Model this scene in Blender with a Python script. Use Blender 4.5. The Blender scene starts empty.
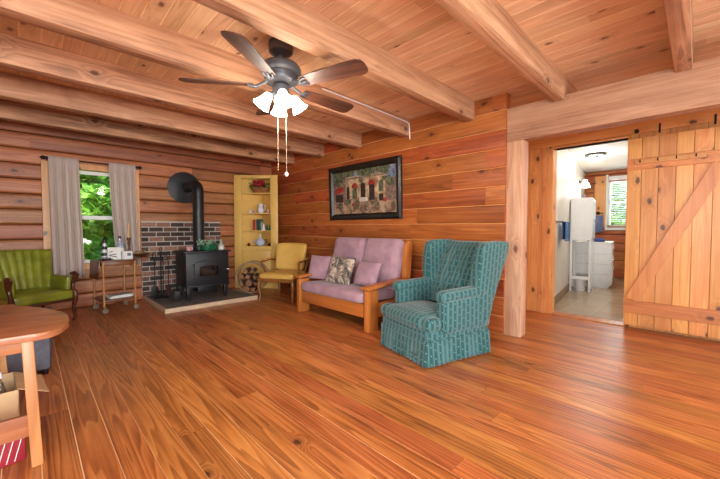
import bpy, bmesh, math, random
from mathutils import Matrix, Vector, Euler
random.seed(7)
PI = math.pi
R = math.radians
SC = bpy.context.scene
COL = SC.collection

# ------------------------------------------------------------------ mesh builder
class MB:
    def __init__(self):
        self.v = []; self.f = []; self.m = []
    def add(self, verts, faces, mi=0, M=None):
        b = len(self.v)
        if M is not None:
            verts = [tuple(M @ Vector(p)) for p in verts]
        self.v.extend(tuple(p) for p in verts)
        for f in faces:
            self.f.append([b + i for i in f]); self.m.append(mi)
        return self
    def _bm(self, bm, mi, M=None):
        bm.verts.index_update()
        self.add([v.co.copy() for v in bm.verts], [[v.index for v in f.verts] for f in bm.faces], mi, M)
        bm.free()
        return self
    def box(self, c, s, rot=None, bev=0.0, seg=2, mi=0, taper=None):
        bm = bmesh.new()
        bmesh.ops.create_cube(bm, size=1)
        for v in bm.verts:
            k = 1.0
            if taper and v.co.z < 0: k = taper
            v.co = Vector((v.co.x * s[0] * k, v.co.y * s[1] * k, v.co.z * s[2]))
        if bev > 0:
            bmesh.ops.bevel(bm, geom=list(bm.edges), offset=min(bev, min(s) * .49), segments=seg, profile=.5, affect='EDGES')
        M = Matrix.Translation(c)
        if rot is not None:
            M = M @ (rot if isinstance(rot, Matrix) else Euler(rot).to_matrix().to_4x4())
        return self._bm(bm, mi, M)
    def bx(self, x0, x1, y0, y1, z0, z1, bev=0.0, mi=0, seg=2):
        return self.box(((x0+x1)/2, (y0+y1)/2, (z0+z1)/2), (abs(x1-x0), abs(y1-y0), abs(z1-z0)), None, bev, seg, mi)
    def bar(self, a, b, w, h, bev=0.0, mi=0, up=(0, 0, 1)):
        a = Vector(a); b = Vector(b); d = b - a; L = d.length; d.normalize()
        up = Vector(up)
        if abs(d.dot(up)) > .98: up = Vector((0, 1, 0))
        x = d.cross(up).normalized(); z = x.cross(d).normalized()
        M = Matrix((x, d, z)).transposed().to_4x4()
        return self.box((a + b) / 2, (w, L, h), M, bev, 2, mi)
    def tube(self, pts, r, n=10, mi=0, caps=True, flat=None):
        pts = [Vector(p) for p in pts]
        rr = r if isinstance(r, (list, tuple)) else [r] * len(pts)
        vs = []; fs = []
        prev = None
        for i, p in enumerate(pts):
            if i == 0: t = pts[1] - pts[0]
            elif i == len(pts) - 1: t = pts[-1] - pts[-2]
            else: t = pts[i+1] - pts[i-1]
            t.normalize()
            if prev is None:
                u = t.cross(Vector((0, 0, 1)))
                if u.length < .05: u = t.cross(Vector((0, 1, 0)))
                u.normalize()
            else:
                u = prev - t * prev.dot(t)
                u.normalize()
            prev = u
            w = t.cross(u)
            for k in range(n):
                a = 2 * PI * k / n
                vs.append(p + (u * math.cos(a) + w * math.sin(a)) * rr[i])
        m = len(pts)
        for i in range(m - 1):
            for k in range(n):
                k2 = (k + 1) % n
                fs.append((i*n+k, i*n+k2, (i+1)*n+k2, (i+1)*n+k))
        if caps:
            fs.append(list(range(n))[::-1]); fs.append([(m-1)*n + k for k in range(n)])
        return self.add(vs, fs, mi)
    def lathe(self, prof, c=(0, 0, 0), n=24, mi=0, M=None):
        vs = []; fs = []
        for r, z in prof:
            for k in range(n):
                a = 2*PI*k/n
                vs.append((max(r, 1e-4)*math.cos(a), max(r, 1e-4)*math.sin(a), z))
        for i in range(len(prof)-1):
            for k in range(n):
                k2 = (k+1) % n
                fs.append((i*n+k, i*n+k2, (i+1)*n+k2, (i+1)*n+k))
        fs.append([k for k in range(n)][::-1]); fs.append([(len(prof)-1)*n+k for k in range(n)])
        T = Matrix.Translation(c)
        if M is not None: T = T @ M
        return self.add(vs, fs, mi, T)
    def prism(self, poly, h0, h1, plane='XY', bev=0.0, mi=0, M=None, seg=2):
        bm = bmesh.new()
        def P(a, b, h):
            return {'XY': (a, b, h), 'XZ': (a, h, b), 'YZ': (h, a, b)}[plane]
        lo = [bm.verts.new(P(a, b, h0)) for a, b in poly]
        hi = [bm.verts.new(P(a, b, h1)) for a, b in poly]
        n = len(poly)
        bm.faces.new(lo[::-1]); bm.faces.new(hi)
        for i in range(n):
            j = (i+1) % n
            bm.faces.new((lo[i], lo[j], hi[j], hi[i]))
        bmesh.ops.recalc_face_normals(bm, faces=list(bm.faces))
        if bev > 0:
            bmesh.ops.bevel(bm, geom=[e for e in bm.edges], offset=bev, segments=seg, profile=.5, affect='EDGES', clamp_overlap=True)
        return self._bm(bm, mi, M)
    def cushion(self, c, s, rot=None, r=.04, puff=(0, 0, 0), n=10, mi=0, pinch=0.0, fn=None):
        bm = bmesh.new()
        bmesh.ops.create_cube(bm, size=2)
        bmesh.ops.subdivide_edges(bm, edges=list(bm.edges), cuts=n, use_grid_fill=True)
        hx, hy, hz = s[0]/2, s[1]/2, s[2]/2
        for v in bm.verts:
            u = v.co.copy()
            p = Vector((u.x*hx, u.y*hy, u.z*hz))
            rr = min(r, hx, hy, hz)
            q = Vector((max(-hx+rr, min(hx-rr, p.x)), max(-hy+rr, min(hy-rr, p.y)), max(-hz+rr, min(hz-rr, p.z))))
            d = p - q
            if d.length > 1e-9: p = q + d.normalized()*rr
            k = [(1-u.x**2), (1-u.y**2), (1-u.z**2)]
            if pinch:
                f = 1 - pinch*(abs(u.x)**3*abs(u.y)**3)
                p.x *= f; p.y *= f
            p.x += (u.x)*puff[0]*k[1]*k[2]; p.y += (u.y)*puff[1]*k[0]*k[2]; p.z += (u.z)*puff[2]*k[0]*k[1]
            if fn: p = fn(p, u)
            v.co = p
        M = Matrix.Translation(c)
        if rot is not None:
            M = M @ (rot if isinstance(rot, Matrix) else Euler(rot).to_matrix().to_4x4())
        return self._bm(bm, mi, M)
    def grid(self, fn, nu, nv, mi=0, cu=False, cv=False):
        vs = [fn(i/(nu if cu else nu-1), j/(nv if cv else nv-1)) for i in range(nu) for j in range(nv)]
        fs = []
        for i in range(nu if cu else nu-1):
            for j in range(nv if cv else nv-1):
                a, b = (i+1) % nu, (j+1) % nv
                fs.append((i*nv+j, a*nv+j, a*nv+b, i*nv+b))
        return self.add(vs, fs, mi)
    def sphere(self, c, r, n=12, mi=0, s=(1, 1, 1)):
        prof = [(r*math.sin(PI*i/n), -r*math.cos(PI*i/n)) for i in range(n+1)]
        return self.lathe(prof, c, n*2, mi, Matrix.Diagonal((s[0], s[1], s[2], 1)))
    def build(self, name, mats, parent=None, smooth=40, mods=None):
        me = bpy.data.meshes.new(name)
        me.from_pydata(self.v, [], self.f)
        if not isinstance(mats, (list, tuple)): mats = [mats]
        for m in mats: me.materials.append(m)
        me.polygons.foreach_set('material_index', self.m)
        bm = bmesh.new(); bm.from_mesh(me)
        bmesh.ops.recalc_face_normals(bm, faces=list(bm.faces))
        bm.to_mesh(me); bm.free()
        if smooth:
            me.polygons.foreach_set('use_smooth', [True]*len(me.polygons))
            me.set_sharp_from_angle(angle=R(smooth))
        me.update()
        o = bpy.data.objects.new(name, me)
        COL.objects.link(o)
        if parent is not None: o.parent = parent
        if mods: mods(o)
        return o

def solidify(t, off=0):
    def f(o):
        m = o.modifiers.new('thick', 'SOLIDIFY'); m.thickness = t; m.offset = off
    return f
def subsurf(n=1):
    def f(o):
        m = o.modifiers.new('sub', 'SUBSURF'); m.levels = n; m.render_levels = n
    return f

def thing(name, label, cat, loc=(0, 0, 0), rz=0.0, group=None):
    o = bpy.data.objects.new(name, None)
    COL.objects.link(o)
    o.location = loc; o.rotation_euler = (0, 0, rz)
    o['label'] = label; o['category'] = cat
    if group: o['group'] = group
    return o
def tag(o, label, cat, group=None, loc=None, rz=None):
    o['label'] = label; o['category'] = cat
    if group: o['group'] = group
    if loc is not None: o.location = loc
    if rz is not None: o.rotation_euler = (0, 0, rz)
    return o
def struct(o, label=None):
    o['kind'] = 'structure'
    if label: o['label'] = label
    return o
def kids(o):
    return [c for c in COL.objects if c.parent == o]
def dup(o, loc, rz, label=None):
    r = o.copy(); COL.objects.link(r); r.location = loc; r.rotation_euler = (0, 0, rz)
    if label: r['label'] = label
    for ch in kids(o):
        c = ch.copy(); COL.objects.link(c); c.parent = r
        for g in kids(ch):
            d = g.copy(); COL.objects.link(d); d.parent = c
    return r

# ------------------------------------------------------------------ materials
def s2l(c):
    return tuple((x/12.92 if x <= .04045 else ((x+.055)/1.055)**2.4) for x in c)
def C(r, g, b):
    return s2l((r/255, g/255, b/255)) + (1,)
class NT:
    def __init__(self, name):
        self.m = bpy.data.materials.new(name); self.m.use_nodes = True
        self.t = self.m.node_tree; self.n = self.t.nodes
        self.p = self.n['Principled BSDF']; self.out = self.n['Material Output']
    def new(self, typ, **kw):
        n = self.n.new(typ)
        for k, v in kw.items(): setattr(n, k, v)
        return n
    def put(self, sock, val):
        if isinstance(val, bpy.types.NodeSocket): self.t.links.new(val, sock)
        else: sock.default_value = val
    def math(self, op, a, b=0.0, c=0.0, clamp=False):
        n = self.new('ShaderNodeMath', operation=op, use_clamp=clamp)
        self.put(n.inputs[0], a); self.put(n.inputs[1], b); self.put(n.inputs[2], c)
        return n.outputs[0]
    def vmath(self, op, a, b):
        n = self.new('ShaderNodeVectorMath', operation=op)
        self.put(n.inputs[0], a); self.put(n.inputs[1], b)
        return n.outputs[0]
    def mix(self, f, a, b, mode='MIX'):
        n = self.new('ShaderNodeMix', data_type='RGBA', blend_type=mode)
        self.put(n.inputs[0], f); self.put(n.inputs[6], a); self.put(n.inputs[7], b)
        return n.outputs[2]
    def noise(self, vec, scale, detail=2.0, rough=.5, dist=0.0):
        n = self.new('ShaderNodeTexNoise')
        if vec is not None: self.put(n.inputs['Vector'], vec)
        n.inputs['Scale'].default_value = scale; n.inputs['Detail'].default_value = detail
        n.inputs['Roughness'].default_value = rough; n.inputs['Distortion'].default_value = dist
        return n.outputs[0]
    def ramp(self, f, stops):
        n = self.new('ShaderNodeValToRGB')
        e = n.color_ramp.elements
        while len(e) < len(stops): e.new(.5)
        for el, (p, c) in zip(e, stops): el.position = p; el.color = c
        self.put(n.inputs[0], f)
        return n.outputs[0]
    def maprange(self, v, a, b, c, d, smooth=True):
        n = self.new('ShaderNodeMapRange')
        n.interpolation_type = 'SMOOTHSTEP' if smooth else 'LINEAR'
        self.put(n.inputs[0], v)
        for i, x in zip((1, 2, 3, 4), (a, b, c, d)): n.inputs[i].default_value = x
        return n.outputs[0]
    def coord(self, which='Object'):
        return self.new('ShaderNodeTexCoord').outputs[which]
    def scale(self, vec, s):
        n = self.new('ShaderNodeMapping'); self.put(n.inputs[0], vec); n.inputs['Scale'].default_value = s
        return n.outputs[0]
    def bump(self, h, strength=.2, dist=.01):
        n = self.new('ShaderNodeBump'); n.inputs['Strength'].default_value = strength; n.inputs['Distance'].default_value = dist
        self.put(n.inputs['Height'], h); self.put(self.p.inputs['Normal'], n.outputs[0])
    def set(self, **kw):
        for k, v in kw.items(): self.put(self.p.inputs[k.replace('_', ' ')], v)
        return self.m

def wood(name, dark, mid, light, axis='X', freq=7.0, rings=7.0, along=.07, contrast=1.0, knots=.5, knot=(60, 32, 18), kscale=3.0, rough=.5, tint=.25, bump=.15, coat=0.0, stain=0.0, kr=.16, rw=.2):
    t = NT(name)
    ax = {'X': 0, 'Y': 1, 'Z': 2}[axis]
    s = [1.0, 1.0, 1.0]; s[ax] = along
    s2 = [1.0, 1.0, 1.0]; s2[ax] = .55
    rnd = t.math('FRACT', t.math('ADD', t.new('ShaderNodeNewGeometry').outputs['Random Per Island'], t.new('ShaderNodeObjectInfo').outputs['Random']))
    cmb = t.new('ShaderNodeCombineXYZ')
    for i, k in enumerate((37.7, 91.3, 53.1)): t.put(cmb.inputs[i], t.math('MULTIPLY', rnd, k))
    base = t.vmath('ADD', t.coord(), cmb.outputs[0])
    v1 = t.scale(base, s)
    n1 = t.noise(v1, freq, 1.5, .45, .15)
    # knots
    vo = t.new('ShaderNodeTexVoronoi'); vo.voronoi_dimensions = '2D'
    sn_ = t.new('ShaderNodeSeparateXYZ'); t.put(sn_.inputs[0], t.coord('Normal'))
    sb = t.new('ShaderNodeSeparateXYZ'); t.put(sb.inputs[0], base)
    b_, c_ = [k for k in range(3) if k != ax]
    fl = t.math('GREATER_THAN', t.math('ABSOLUTE', sn_.outputs[b_]), .7)
    vv = t.new('ShaderNodeMix', data_type='FLOAT'); t.put(vv.inputs[0], fl); t.put(vv.inputs[2], sb.outputs[b_]); t.put(vv.inputs[3], sb.outputs[c_])
    kv = t.new('ShaderNodeCombineXYZ'); t.put(kv.inputs[0], t.math('MULTIPLY', sb.outputs[ax], .6)); t.put(kv.inputs[1], vv.outputs[0])
    t.put(vo.inputs['Vector'], kv.outputs[0])
    vo.inputs['Scale'].default_value = kscale
    vo.inputs['Randomness'].default_value = 1.0
    sep = t.new('ShaderNodeSeparateColor'); t.put(sep.inputs[0], vo.outputs['Color'])
    on = t.math('LESS_THAN', sep.outputs[0], knots)
    kd = t.math('ADD', vo.outputs['Distance'], t.math('MULTIPLY', t.math('SUBTRACT', t.noise(base, 40, 2), .5), kr*.8))
    core = t.math('MULTIPLY', t.maprange(kd, kr*.45, kr, 1, 0), on)
    halo = t.math('MULTIPLY', t.maprange(vo.outputs['Distance'], kr*.4, kr*3.2, 1, 0), on)
    n2 = t.math('ADD', n1, t.math('MULTIPLY', halo, .22))
    saw = t.math('FRACT', t.math('MULTIPLY', n2, rings))
    ring = t.math('SUBTRACT', t.maprange(saw, .0, .75, 1, 0, False), t.maprange(saw, .86, 1.0, 0, -1))
    fs = [1.0, 1.0, 1.0]; fs[ax] = .03
    fine = t.noise(t.scale(base, fs), 40, 4, .7)
    broad = t.noise(t.scale(base, s), freq*.45, 2, .5)
    s3 = [1.0, 1.0, 1.0]; s3[ax] = .25
    blotch = t.noise(t.scale(base, s3), 6, 4, .62)
    f = t.math('ADD', t.math('MULTIPLY', ring, rw), t.math('ADD', t.math('MULTIPLY', fine, .45), t.math('ADD', t.math('MULTIPLY', broad, .35), t.math('MULTIPLY', blotch, .55))))
    f = t.math('ADD', t.math('MULTIPLY', t.math('SUBTRACT', f, .675+rw*.5), contrast*1.15), .5)
    col = t.ramp(f, [(.15, dark), (.5, mid), (.85, light)])
    if stain > 0:
        st = t.maprange(t.noise(t.scale(base, s2), 1.7, 4, .65, .6), .52, .72, 0, stain)
        col = t.mix(st, col, tuple(x*.45 for x in dark[:3]) + (1,))
    hs = t.new('ShaderNodeHueSaturation')
    t.put(hs.inputs['Color'], col)
    r2 = t.math('FRACT', t.math('MULTIPLY', rnd, 13.37))
    t.put(hs.inputs['Value'], t.math('ADD', 1.0 - tint/2, t.math('MULTIPLY', rnd, tint)))
    t.put(hs.inputs['Hue'], t.math('ADD', .5 - tint*.03, t.math('MULTIPLY', r2, tint*.06)))
    kc = C(*knot)
    col = t.mix(t.math('MULTIPLY', halo, .22), hs.outputs[0], tuple(.55*a for a in dark[:3]) + (1,))
    col = t.mix(t.math('MULTIPLY', core, .85), col, kc)
    t.bump(t.math('ADD', fine, t.math('MULTIPLY', ring, .5)), bump, .004)
    return t.set(Base_Color=col, Roughness=rough, Coat_Weight=coat, Coat_Roughness=.25)

def plain(name, col, rough=.5, metal=0.0, var=.08, scale=12.0, bump=0.0, sheen=0.0, coat=0.0, spec=.5):
    t = NT(name)
    n = t.noise(t.coord(), scale, 3, .6)
    c = t.mix(t.maprange(n, .3, .7, 0, 1), tuple(x*(1-var) for x in col[:3])+(1,), tuple(min(1, x*(1+var)) for x in col[:3])+(1,))
    if bump: t.bump(t.noise(t.coord(), scale*8, 2, .6), bump, .003)
    return t.set(Base_Color=c, Roughness=rough, Metallic=metal, Sheen_Weight=sheen, Coat_Weight=coat, Specular_IOR_Level=spec)
def glow(name, col, strength, base=None):
    t = NT(name)
    n = t.noise(t.coord(), 8, 1)
    c = t.mix(t.math('MULTIPLY', n, .1), base or col, (1, 1, 1, 1))
    return t.set(Base_Color=c, Roughness=.4, Emission_Color=col, Emission_Strength=strength)
def glassy(name, tint=(1, 1, 1, 1), refl=.08):
    t = NT(name)
    tr = t.new('ShaderNodeBsdfTransparent'); tr.inputs[0].default_value = tint
    gl = t.new('ShaderNodeBsdfGlossy'); gl.inputs['Roughness'].default_value = .03
    lw = t.new('ShaderNodeLayerWeight'); lw.inputs[0].default_value = .25
    f = t.math('ADD', t.math('MULTIPLY', lw.outputs['Fresnel'], .5), refl, clamp=True)
    mx = t.new('ShaderNodeMixShader'); t.put(mx.inputs[0], f)
    t.t.links.new(tr.outputs[0], mx.inputs[1]); t.t.links.new(gl.outputs[0], mx.inputs[2])
    t.t.links.new(mx.outputs[0], t.out.inputs[0])
    return t.m

W = {}
W['floor'] = wood('floor_pine', C(118, 56, 22), C(182, 106, 52), C(210, 138, 78), 'Y', 9, 13, .045, 1.1, .10, (50, 26, 12), 2.2, .36, .30, .08, .08, 0, .05, .26)
W['log'] = wood('log_stained', C(112, 48, 18), C(168, 86, 40), C(198, 116, 62), 'Y', 9, 8, .045, 1.0, .5, (64, 28, 12), 3.4, .42, .40, .15, 0, .15, .085, .16)
W['logx'] = wood('log_weathered', C(116, 58, 30), C(172, 102, 58), C(204, 138, 90), 'X', 9, 8, .045, 1.0, .5, (60, 30, 16), 3.4, .46, .34, .25, 0, .3, .08, .14)
W['ceil'] = wood('ceiling_pine', C(186, 138, 102), C(226, 182, 142), C(242, 208, 172), 'Y', 10, 8, .05, .9, .5, (104, 54, 30), 3.4, .5, .22, .1, 0, .1, .075, .14)
W['beam'] = wood('rough_sawn_beam', C(128, 84, 58), C(190, 138, 102), C(216, 168, 130), 'X', 8, 7, .045, 1.35, .6, (74, 38, 24), 3.2, .65, .12, .6, 0, .3, .09, .14)
W['head'] = wood('header_beam_wood', C(134, 90, 66), C(182, 134, 104), C(206, 160, 128), 'Y', 9, 9, .04, 1.4, .3, (100, 58, 40), 2.2, .65, .1, .35, 0, .12, .06, .1)
W['post'] = wood('post_wood', C(176, 126, 96), C(204, 156, 124), C(220, 178, 146), 'Z', 9, 8, .05, 1.4, .4, (110, 62, 40), 2.8, .65, .1, .35, 0, .18, .08, .14)
W['pine'] = wood('knotty_pine', C(184, 108, 48), C(216, 146, 80), C(234, 176, 112), 'Z', 9, 7, .05, .9, .6, (66, 28, 12), 3.6, .42, .26, .1, .1, .06, .10, .15)
W['pinex'] = wood('knotty_pine_crosswise', C(178, 102, 50), C(210, 140, 78), C(228, 170, 108), 'X', 9, 7, .05, .9, .5, (66, 28, 12), 3.4, .45, .2, .1, .1, 0, .09, .15)
W['piney'] = wood('knotty_pine_lengthwise', C(178, 100, 46), C(210, 138, 74), C(228, 166, 102), 'Y', 9, 7, .05, .9, .5, (66, 28, 12), 3.4, .45, .2, .1, .1, 0, .09, .15)
W['oak'] = wood('honey_oak', C(150, 82, 32), C(188, 112, 50), C(208, 136, 68), 'X', 8, 5, .06, .8, 0, (90, 50, 20), 3, .35, .12, .08, .2)
W['oakz'] = wood('honey_oak_upright', C(150, 82, 32), C(188, 112, 50), C(208, 136, 68), 'Z', 8, 5, .06, .8, 0, (90, 50, 20), 3, .35, .12, .08, .2)
W['table'] = wood('table_wood', C(128, 70, 42), C(172, 108, 70), C(196, 134, 92), 'X', 6, 6, .07, .9, .2, (80, 40, 22), 2, .4, .1, .1, .15)
W['tablez'] = wood('table_wood_upright', C(150, 88, 48), C(186, 122, 72), C(206, 148, 96), 'Z', 6, 6, .07, .9, .4, (80, 40, 22), 2, .45, .1, .1, .1)
W['walnut'] = wood('fan_blade_walnut', C(46, 24, 14), C(84, 46, 28), C(112, 66, 42), 'X', 8, 6, .05, 1.1, 0, (40, 20, 12), 3, .55, .06, .05, .1)
W['darkwood'] = wood('dark_polished_wood', C(44, 20, 12), C(78, 38, 22), C(104, 56, 32), 'Z', 8, 5, .08, .8, 0, (40, 20, 12), 3, .28, .08, .05, .3)
W['midwood'] = wood('brown_chair_wood', C(96, 54, 22), C(138, 86, 40), C(162, 108, 56), 'Z', 8, 5, .08, .8, 0, (40, 20, 12), 3, .3, .08, .05, .3)
W['cart'] = wood('cart_wood', C(70, 38, 20), C(112, 66, 36), C(140, 88, 50), 'X', 8, 5, .08, .8, 0, (40, 20, 12), 3, .3, .08, .05, .3)
W['cartz'] = wood('cart_turned_wood', C(126, 78, 36), C(176, 120, 64), C(200, 146, 86), 'Z', 8, 5, .08, .8, 0, (40, 20, 12), 3, .3, .08, .05, .3)
W['bark'] = wood('bark', C(60, 44, 34), C(98, 76, 58), C(128, 104, 84), 'X', 14, 5, .2, 1.2, 0, (40, 20, 12), 3, .9, .3, .6)
W['cut'] = wood('cut_log_end', C(104, 66, 46), C(142, 96, 68), C(168, 122, 92), 'X', 9, 8, 1, .8, 0, (90, 50, 20), 3, .8, .25, .2)
pale_gap = plain('pale_filler_and_highlight', C(246, 214, 170), .7)  # filler in the floor gaps, painted edge highlights in the ceiling gaps
brown_gap = plain('brown_gap', C(88, 46, 22), .7)
dark_gap = plain('dark_gap', C(52, 28, 16), .8)
groove_back = plain('pale_groove_line', C(214, 150, 92), .7)  # pale tan backing that shows in the grooves between log courses
black_metal = plain('black_stove_iron', C(38, 38, 41), .42, .3, .15, 20, .05)
dark_iron = plain('dark_iron', C(30, 28, 28), .5, .5, .1, 20)
bronze = plain('aged_dark_bronze', C(92, 92, 96), .42, .5, .12, 16)
brass = plain('brass', C(170, 130, 70), .3, .9, .08)
pale_chain = plain('pale_chain', C(206, 178, 150), .5, .3)
chrome = plain('chrome', C(200, 200, 205), .18, 1.0, .04)
white_paint = plain('white_paint', C(236, 236, 238), .4, 0, .02)
cream_wall = plain('cream_wall_paint', C(226, 222, 212), .45, 0, .03, 2)
white_ceil = plain('white_ceiling_paint', C(226, 222, 216), .7, 0, .02, 2)
yellow_paint = plain('mustard_yellow_paint', C(226, 182, 98), .45, 0, .05, 5)
black_frame = plain('black_frame_lacquer', C(30, 24, 22), .3, 0, .2, 9)
red_flower = plain('red_petals', C(168, 22, 34), .6, 0, .3, 40)
green_leaf = plain('green_sprig', C(46, 84, 44), .6, 0, .3, 40)
pale_leaf = plain('pale_green_sprig', C(132, 164, 132), .6, 0, .3, 60)
wicker = plain('wicker_brown', C(150, 92, 52), .8, 0, .35, 60, .3)
porcelain = plain('white_porcelain', C(222, 222, 228), .25, 0, .03)
blue_porc = plain('blue_patterned_porcelain', C(190, 198, 222), .25, 0, .25, 50)
green_enamel = plain('green_enamel', C(28, 92, 60), .25, 0, .08)
pink_ceramic = plain('pink_ceramic', C(214, 150, 158), .35)
black_plastic = plain('black_plastic', C(26, 26, 28), .4)
grey_fabric = plain('charcoal_fabric', C(104, 104, 114), .9, 0, .12, 30, .2)
cardboard = plain('cardboard', C(206, 166, 124), .85, 0, .05, 8)
paper_white = plain('white_paper', C(232, 230, 224), .8, 0, .03)
clear_plastic = glassy('clear_plastic', (.86, .9, .93, 1), .12)
blue_towel_m = plain('blue_terry', C(84, 122, 178), .95, 0, .12, 60, .4)
slate_towel_m = plain('slate_blue_terry', C(98, 110, 150), .95, 0, .12, 60, .4)
navy_cloth_m = plain('navy_cloth', C(50, 70, 130), .95, 0, .2, 60, .3)
pane_m = glassy('window_pane', (.97, .99, .98, 1), .02)
shade_glow = glow('lit_frosted_glass', (1.0, .93, .82, 1), 9.0)
bath_glow = glow('lit_bathroom_glass', (1.0, .92, .8, 1), 8.0)
sash_m = plain('white_vinyl_sash', C(226, 228, 224), .4, 0, .02)
slate = None
t = NT('slate_hearth_tile')
br = t.new('ShaderNodeTexBrick'); t.put(br.inputs['Vector'], t.coord()); br.offset = 0
br.inputs['Color1'].default_value = C(96, 96, 96); br.inputs['Color2'].default_value = C(122, 120, 118); br.inputs['Mortar'].default_value = C(150, 148, 144)
br.inputs['Scale'].default_value = 1; br.inputs['Brick Width'].default_value = .31; br.inputs['Row Height'].default_value = .31; br.inputs['Mortar Size'].default_value = .006
slate = t.set(Base_Color=t.mix(t.maprange(t.noise(t.coord(), 9, 4, .65), .35, .7, 0, .6), br.outputs[0], C(84, 84, 86)), Roughness=.5)
t = NT('bath_floor_tile')
br = t.new('ShaderNodeTexBrick'); t.put(br.inputs['Vector'], t.coord()); br.offset = 0
br.inputs['Color1'].default_value = C(176, 152, 122); br.inputs['Color2'].default_value = C(188, 164, 134); br.inputs['Mortar'].default_value = C(206, 190, 166)
br.inputs['Scale'].default_value = 1; br.inputs['Brick Width'].default_value = .33; br.inputs['Row Height'].default_value = .33; br.inputs['Mortar Size'].default_value = .005
bath_tile = t.set(Base_Color=t.mix(t.maprange(t.noise(t.coord(), 5, 4, .6), .35, .7, 0, .5), br.outputs[0], C(160, 136, 108)), Roughness=.12)
t = NT('old_brick')
rnd = t.new('ShaderNodeNewGeometry').outputs['Random Per Island']
c = t.ramp(rnd, [(0, C(52, 42, 42)), (.35, C(82, 62, 58)), (.62, C(104, 78, 70)), (.8, C(150, 104, 86)), (1, C(176, 132, 112))])
c = t.mix(t.maprange(t.noise(t.coord(), 30, 4, .7), .4, .7, 0, .6), c, C(58, 48, 48))
t.bump(t.noise(t.coord(), 60, 3, .6), .3, .004)
brick_m = t.set(Base_Color=c, Roughness=.85)
mortar_m = plain('mortar', C(190, 178, 166), .9, 0, .12, 30, .2)

# upholstery
t = NT('teal_striped_fabric')
tc = t.new('ShaderNodeTexCoord')
sx = t.new('ShaderNodeSeparateXYZ'); t.put(sx.inputs[0], tc.outputs['Object'])
sn = t.new('ShaderNodeSeparateXYZ'); t.put(sn.inputs[0], tc.outputs['Normal'])
ax_ = t.math('GREATER_THAN', t.math('ABSOLUTE', sn.outputs[0]), .75)
co = t.new('ShaderNodeMix', data_type='FLOAT'); t.put(co.inputs[0], ax_); t.put(co.inputs[2], sx.outputs[0]); t.put(co.inputs[3], sx.outputs[1])
u = t.math('MULTIPLY', co.outputs[0], 1/.052)
st = t.math('ABSOLUTE', t.math('SUBTRACT', t.math('FRACT', u), .5))
stripe = t.maprange(st, .18, .24, 0, 1)
thin = t.math('MULTIPLY', t.maprange(st, .36, .40, 0, 1), .8)
ver = t.math('ADD', sx.outputs[2], t.math('MULTIPLY', sx.outputs[1], .6))
dv = t.math('ABSOLUTE', t.math('SUBTRACT', t.math('FRACT', t.math('MULTIPLY', ver, 1/.07)), .5))
dot = t.math('MULTIPLY', t.math('LESS_THAN', st, .10), t.math('LESS_THAN', dv, .07))
weave = t.noise(tc.outputs['Object'], 260, 2, .6)
c = t.mix(stripe, C(18, 74, 74), C(62, 106, 104))
c = t.mix(thin, c, C(88, 122, 124))
c = t.mix(t.math('MULTIPLY', dot, .55), c, C(150, 186, 182))
c = t.mix(t.math('MULTIPLY', weave, .35), c, C(24, 76, 80))
t.bump(weave, .15, .002)
teal = t.set(Base_Color=c, Roughness=.85, Sheen_Weight=.25)
t = NT('lavender_cotton')
c = t.mix(t.maprange(t.noise(t.coord(), 6, 3, .6), .3, .7, 0, 1), C(156, 120, 134), C(178, 142, 152))
t.bump(t.noise(t.coord(), 9, 3, .6), .35, .02)
lav = t.set(Base_Color=c, Roughness=.95, Sheen_Weight=.2)
yellow_vinyl = plain('yellow_green_upholstery', C(216, 172, 86), .55, 0, .06, 8, .04)
t = NT('olive_green_leather')
c = t.mix(t.maprange(t.noise(t.coord(), 7, 3, .6), .3, .7, 0, 1), C(112, 116, 28), C(138, 142, 44))
t.bump(t.noise(t.coord(), 140, 2, .6), .05, .003)
olive = t.set(Base_Color=c, Roughness=.28, Coat_Weight=.3, Coat_Roughness=.2)
t = NT('printed_landscape_fabric')
n = t.noise(t.coord(), 11, 5, .7, .8)
c = t.ramp(n, [(.32, C(40, 38, 38)), (.44, C(96, 90, 84)), (.52, C(150, 128, 112)), (.6, C(206, 190, 172)), (.7, C(122, 124, 118))])
print_m = t.set(Base_Color=c, Roughness=.9)
t = NT('taupe_sheer_fabric')
n = t.noise(t.scale(t.coord(), (1, 1, .05)), 60, 2)
t.p.inputs['Base Color'].default_value = C(170, 150, 146)
t.put(t.p.inputs['Base Color'], t.mix(n, C(222, 204, 198), C(238, 222, 216)))
t.p.inputs['Roughness'].default_value = .9
tl = t.new('ShaderNodeBsdfTranslucent'); tl.inputs[0].default_value = C(222, 206, 186)
mx = t.new('ShaderNodeMixShader'); mx.inputs[0].default_value = .42
t.t.links.new(t.p.outputs[0], mx.inputs[1]); t.t.links.new(tl.outputs[0], mx.inputs[2]); t.t.links.new(mx.outputs[0], t.out.inputs[0])
curtain_m = t.m
t = NT('tree_leaves')
rnd = t.new('ShaderNodeNewGeometry').outputs['Random Per Island']
c = t.ramp(rnd, [(0, C(80, 132, 40)), (.5, C(128, 188, 66)), (1, C(184, 224, 112))])
t.put(t.p.inputs['Base Color'], c); t.p.inputs['Roughness'].default_value = .6
tl = t.new('ShaderNodeBsdfTranslucent'); t.put(tl.inputs[0], c)
mx = t.new('ShaderNodeMixShader'); mx.inputs[0].default_value = .45
t.t.links.new(t.p.outputs[0], mx.inputs[1]); t.t.links.new(tl.outputs[0], mx.inputs[2]); t.t.links.new(mx.outputs[0], t.out.inputs[0])
leaf_m = t.m
grass_m = plain('lawn', C(96, 132, 60), .9, 0, .3, 6)
flap_print = NT('red_white_pattern')
t = flap_print
ck = t.new('ShaderNodeTexVoronoi'); t.put(ck.inputs['Vector'], t.coord()); ck.inputs['Scale'].default_value = 60
c = t.mix(t.maprange(ck.outputs['Distance'], .3, .5, 0, 1), C(150, 140, 190), C(226, 220, 230))
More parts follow.
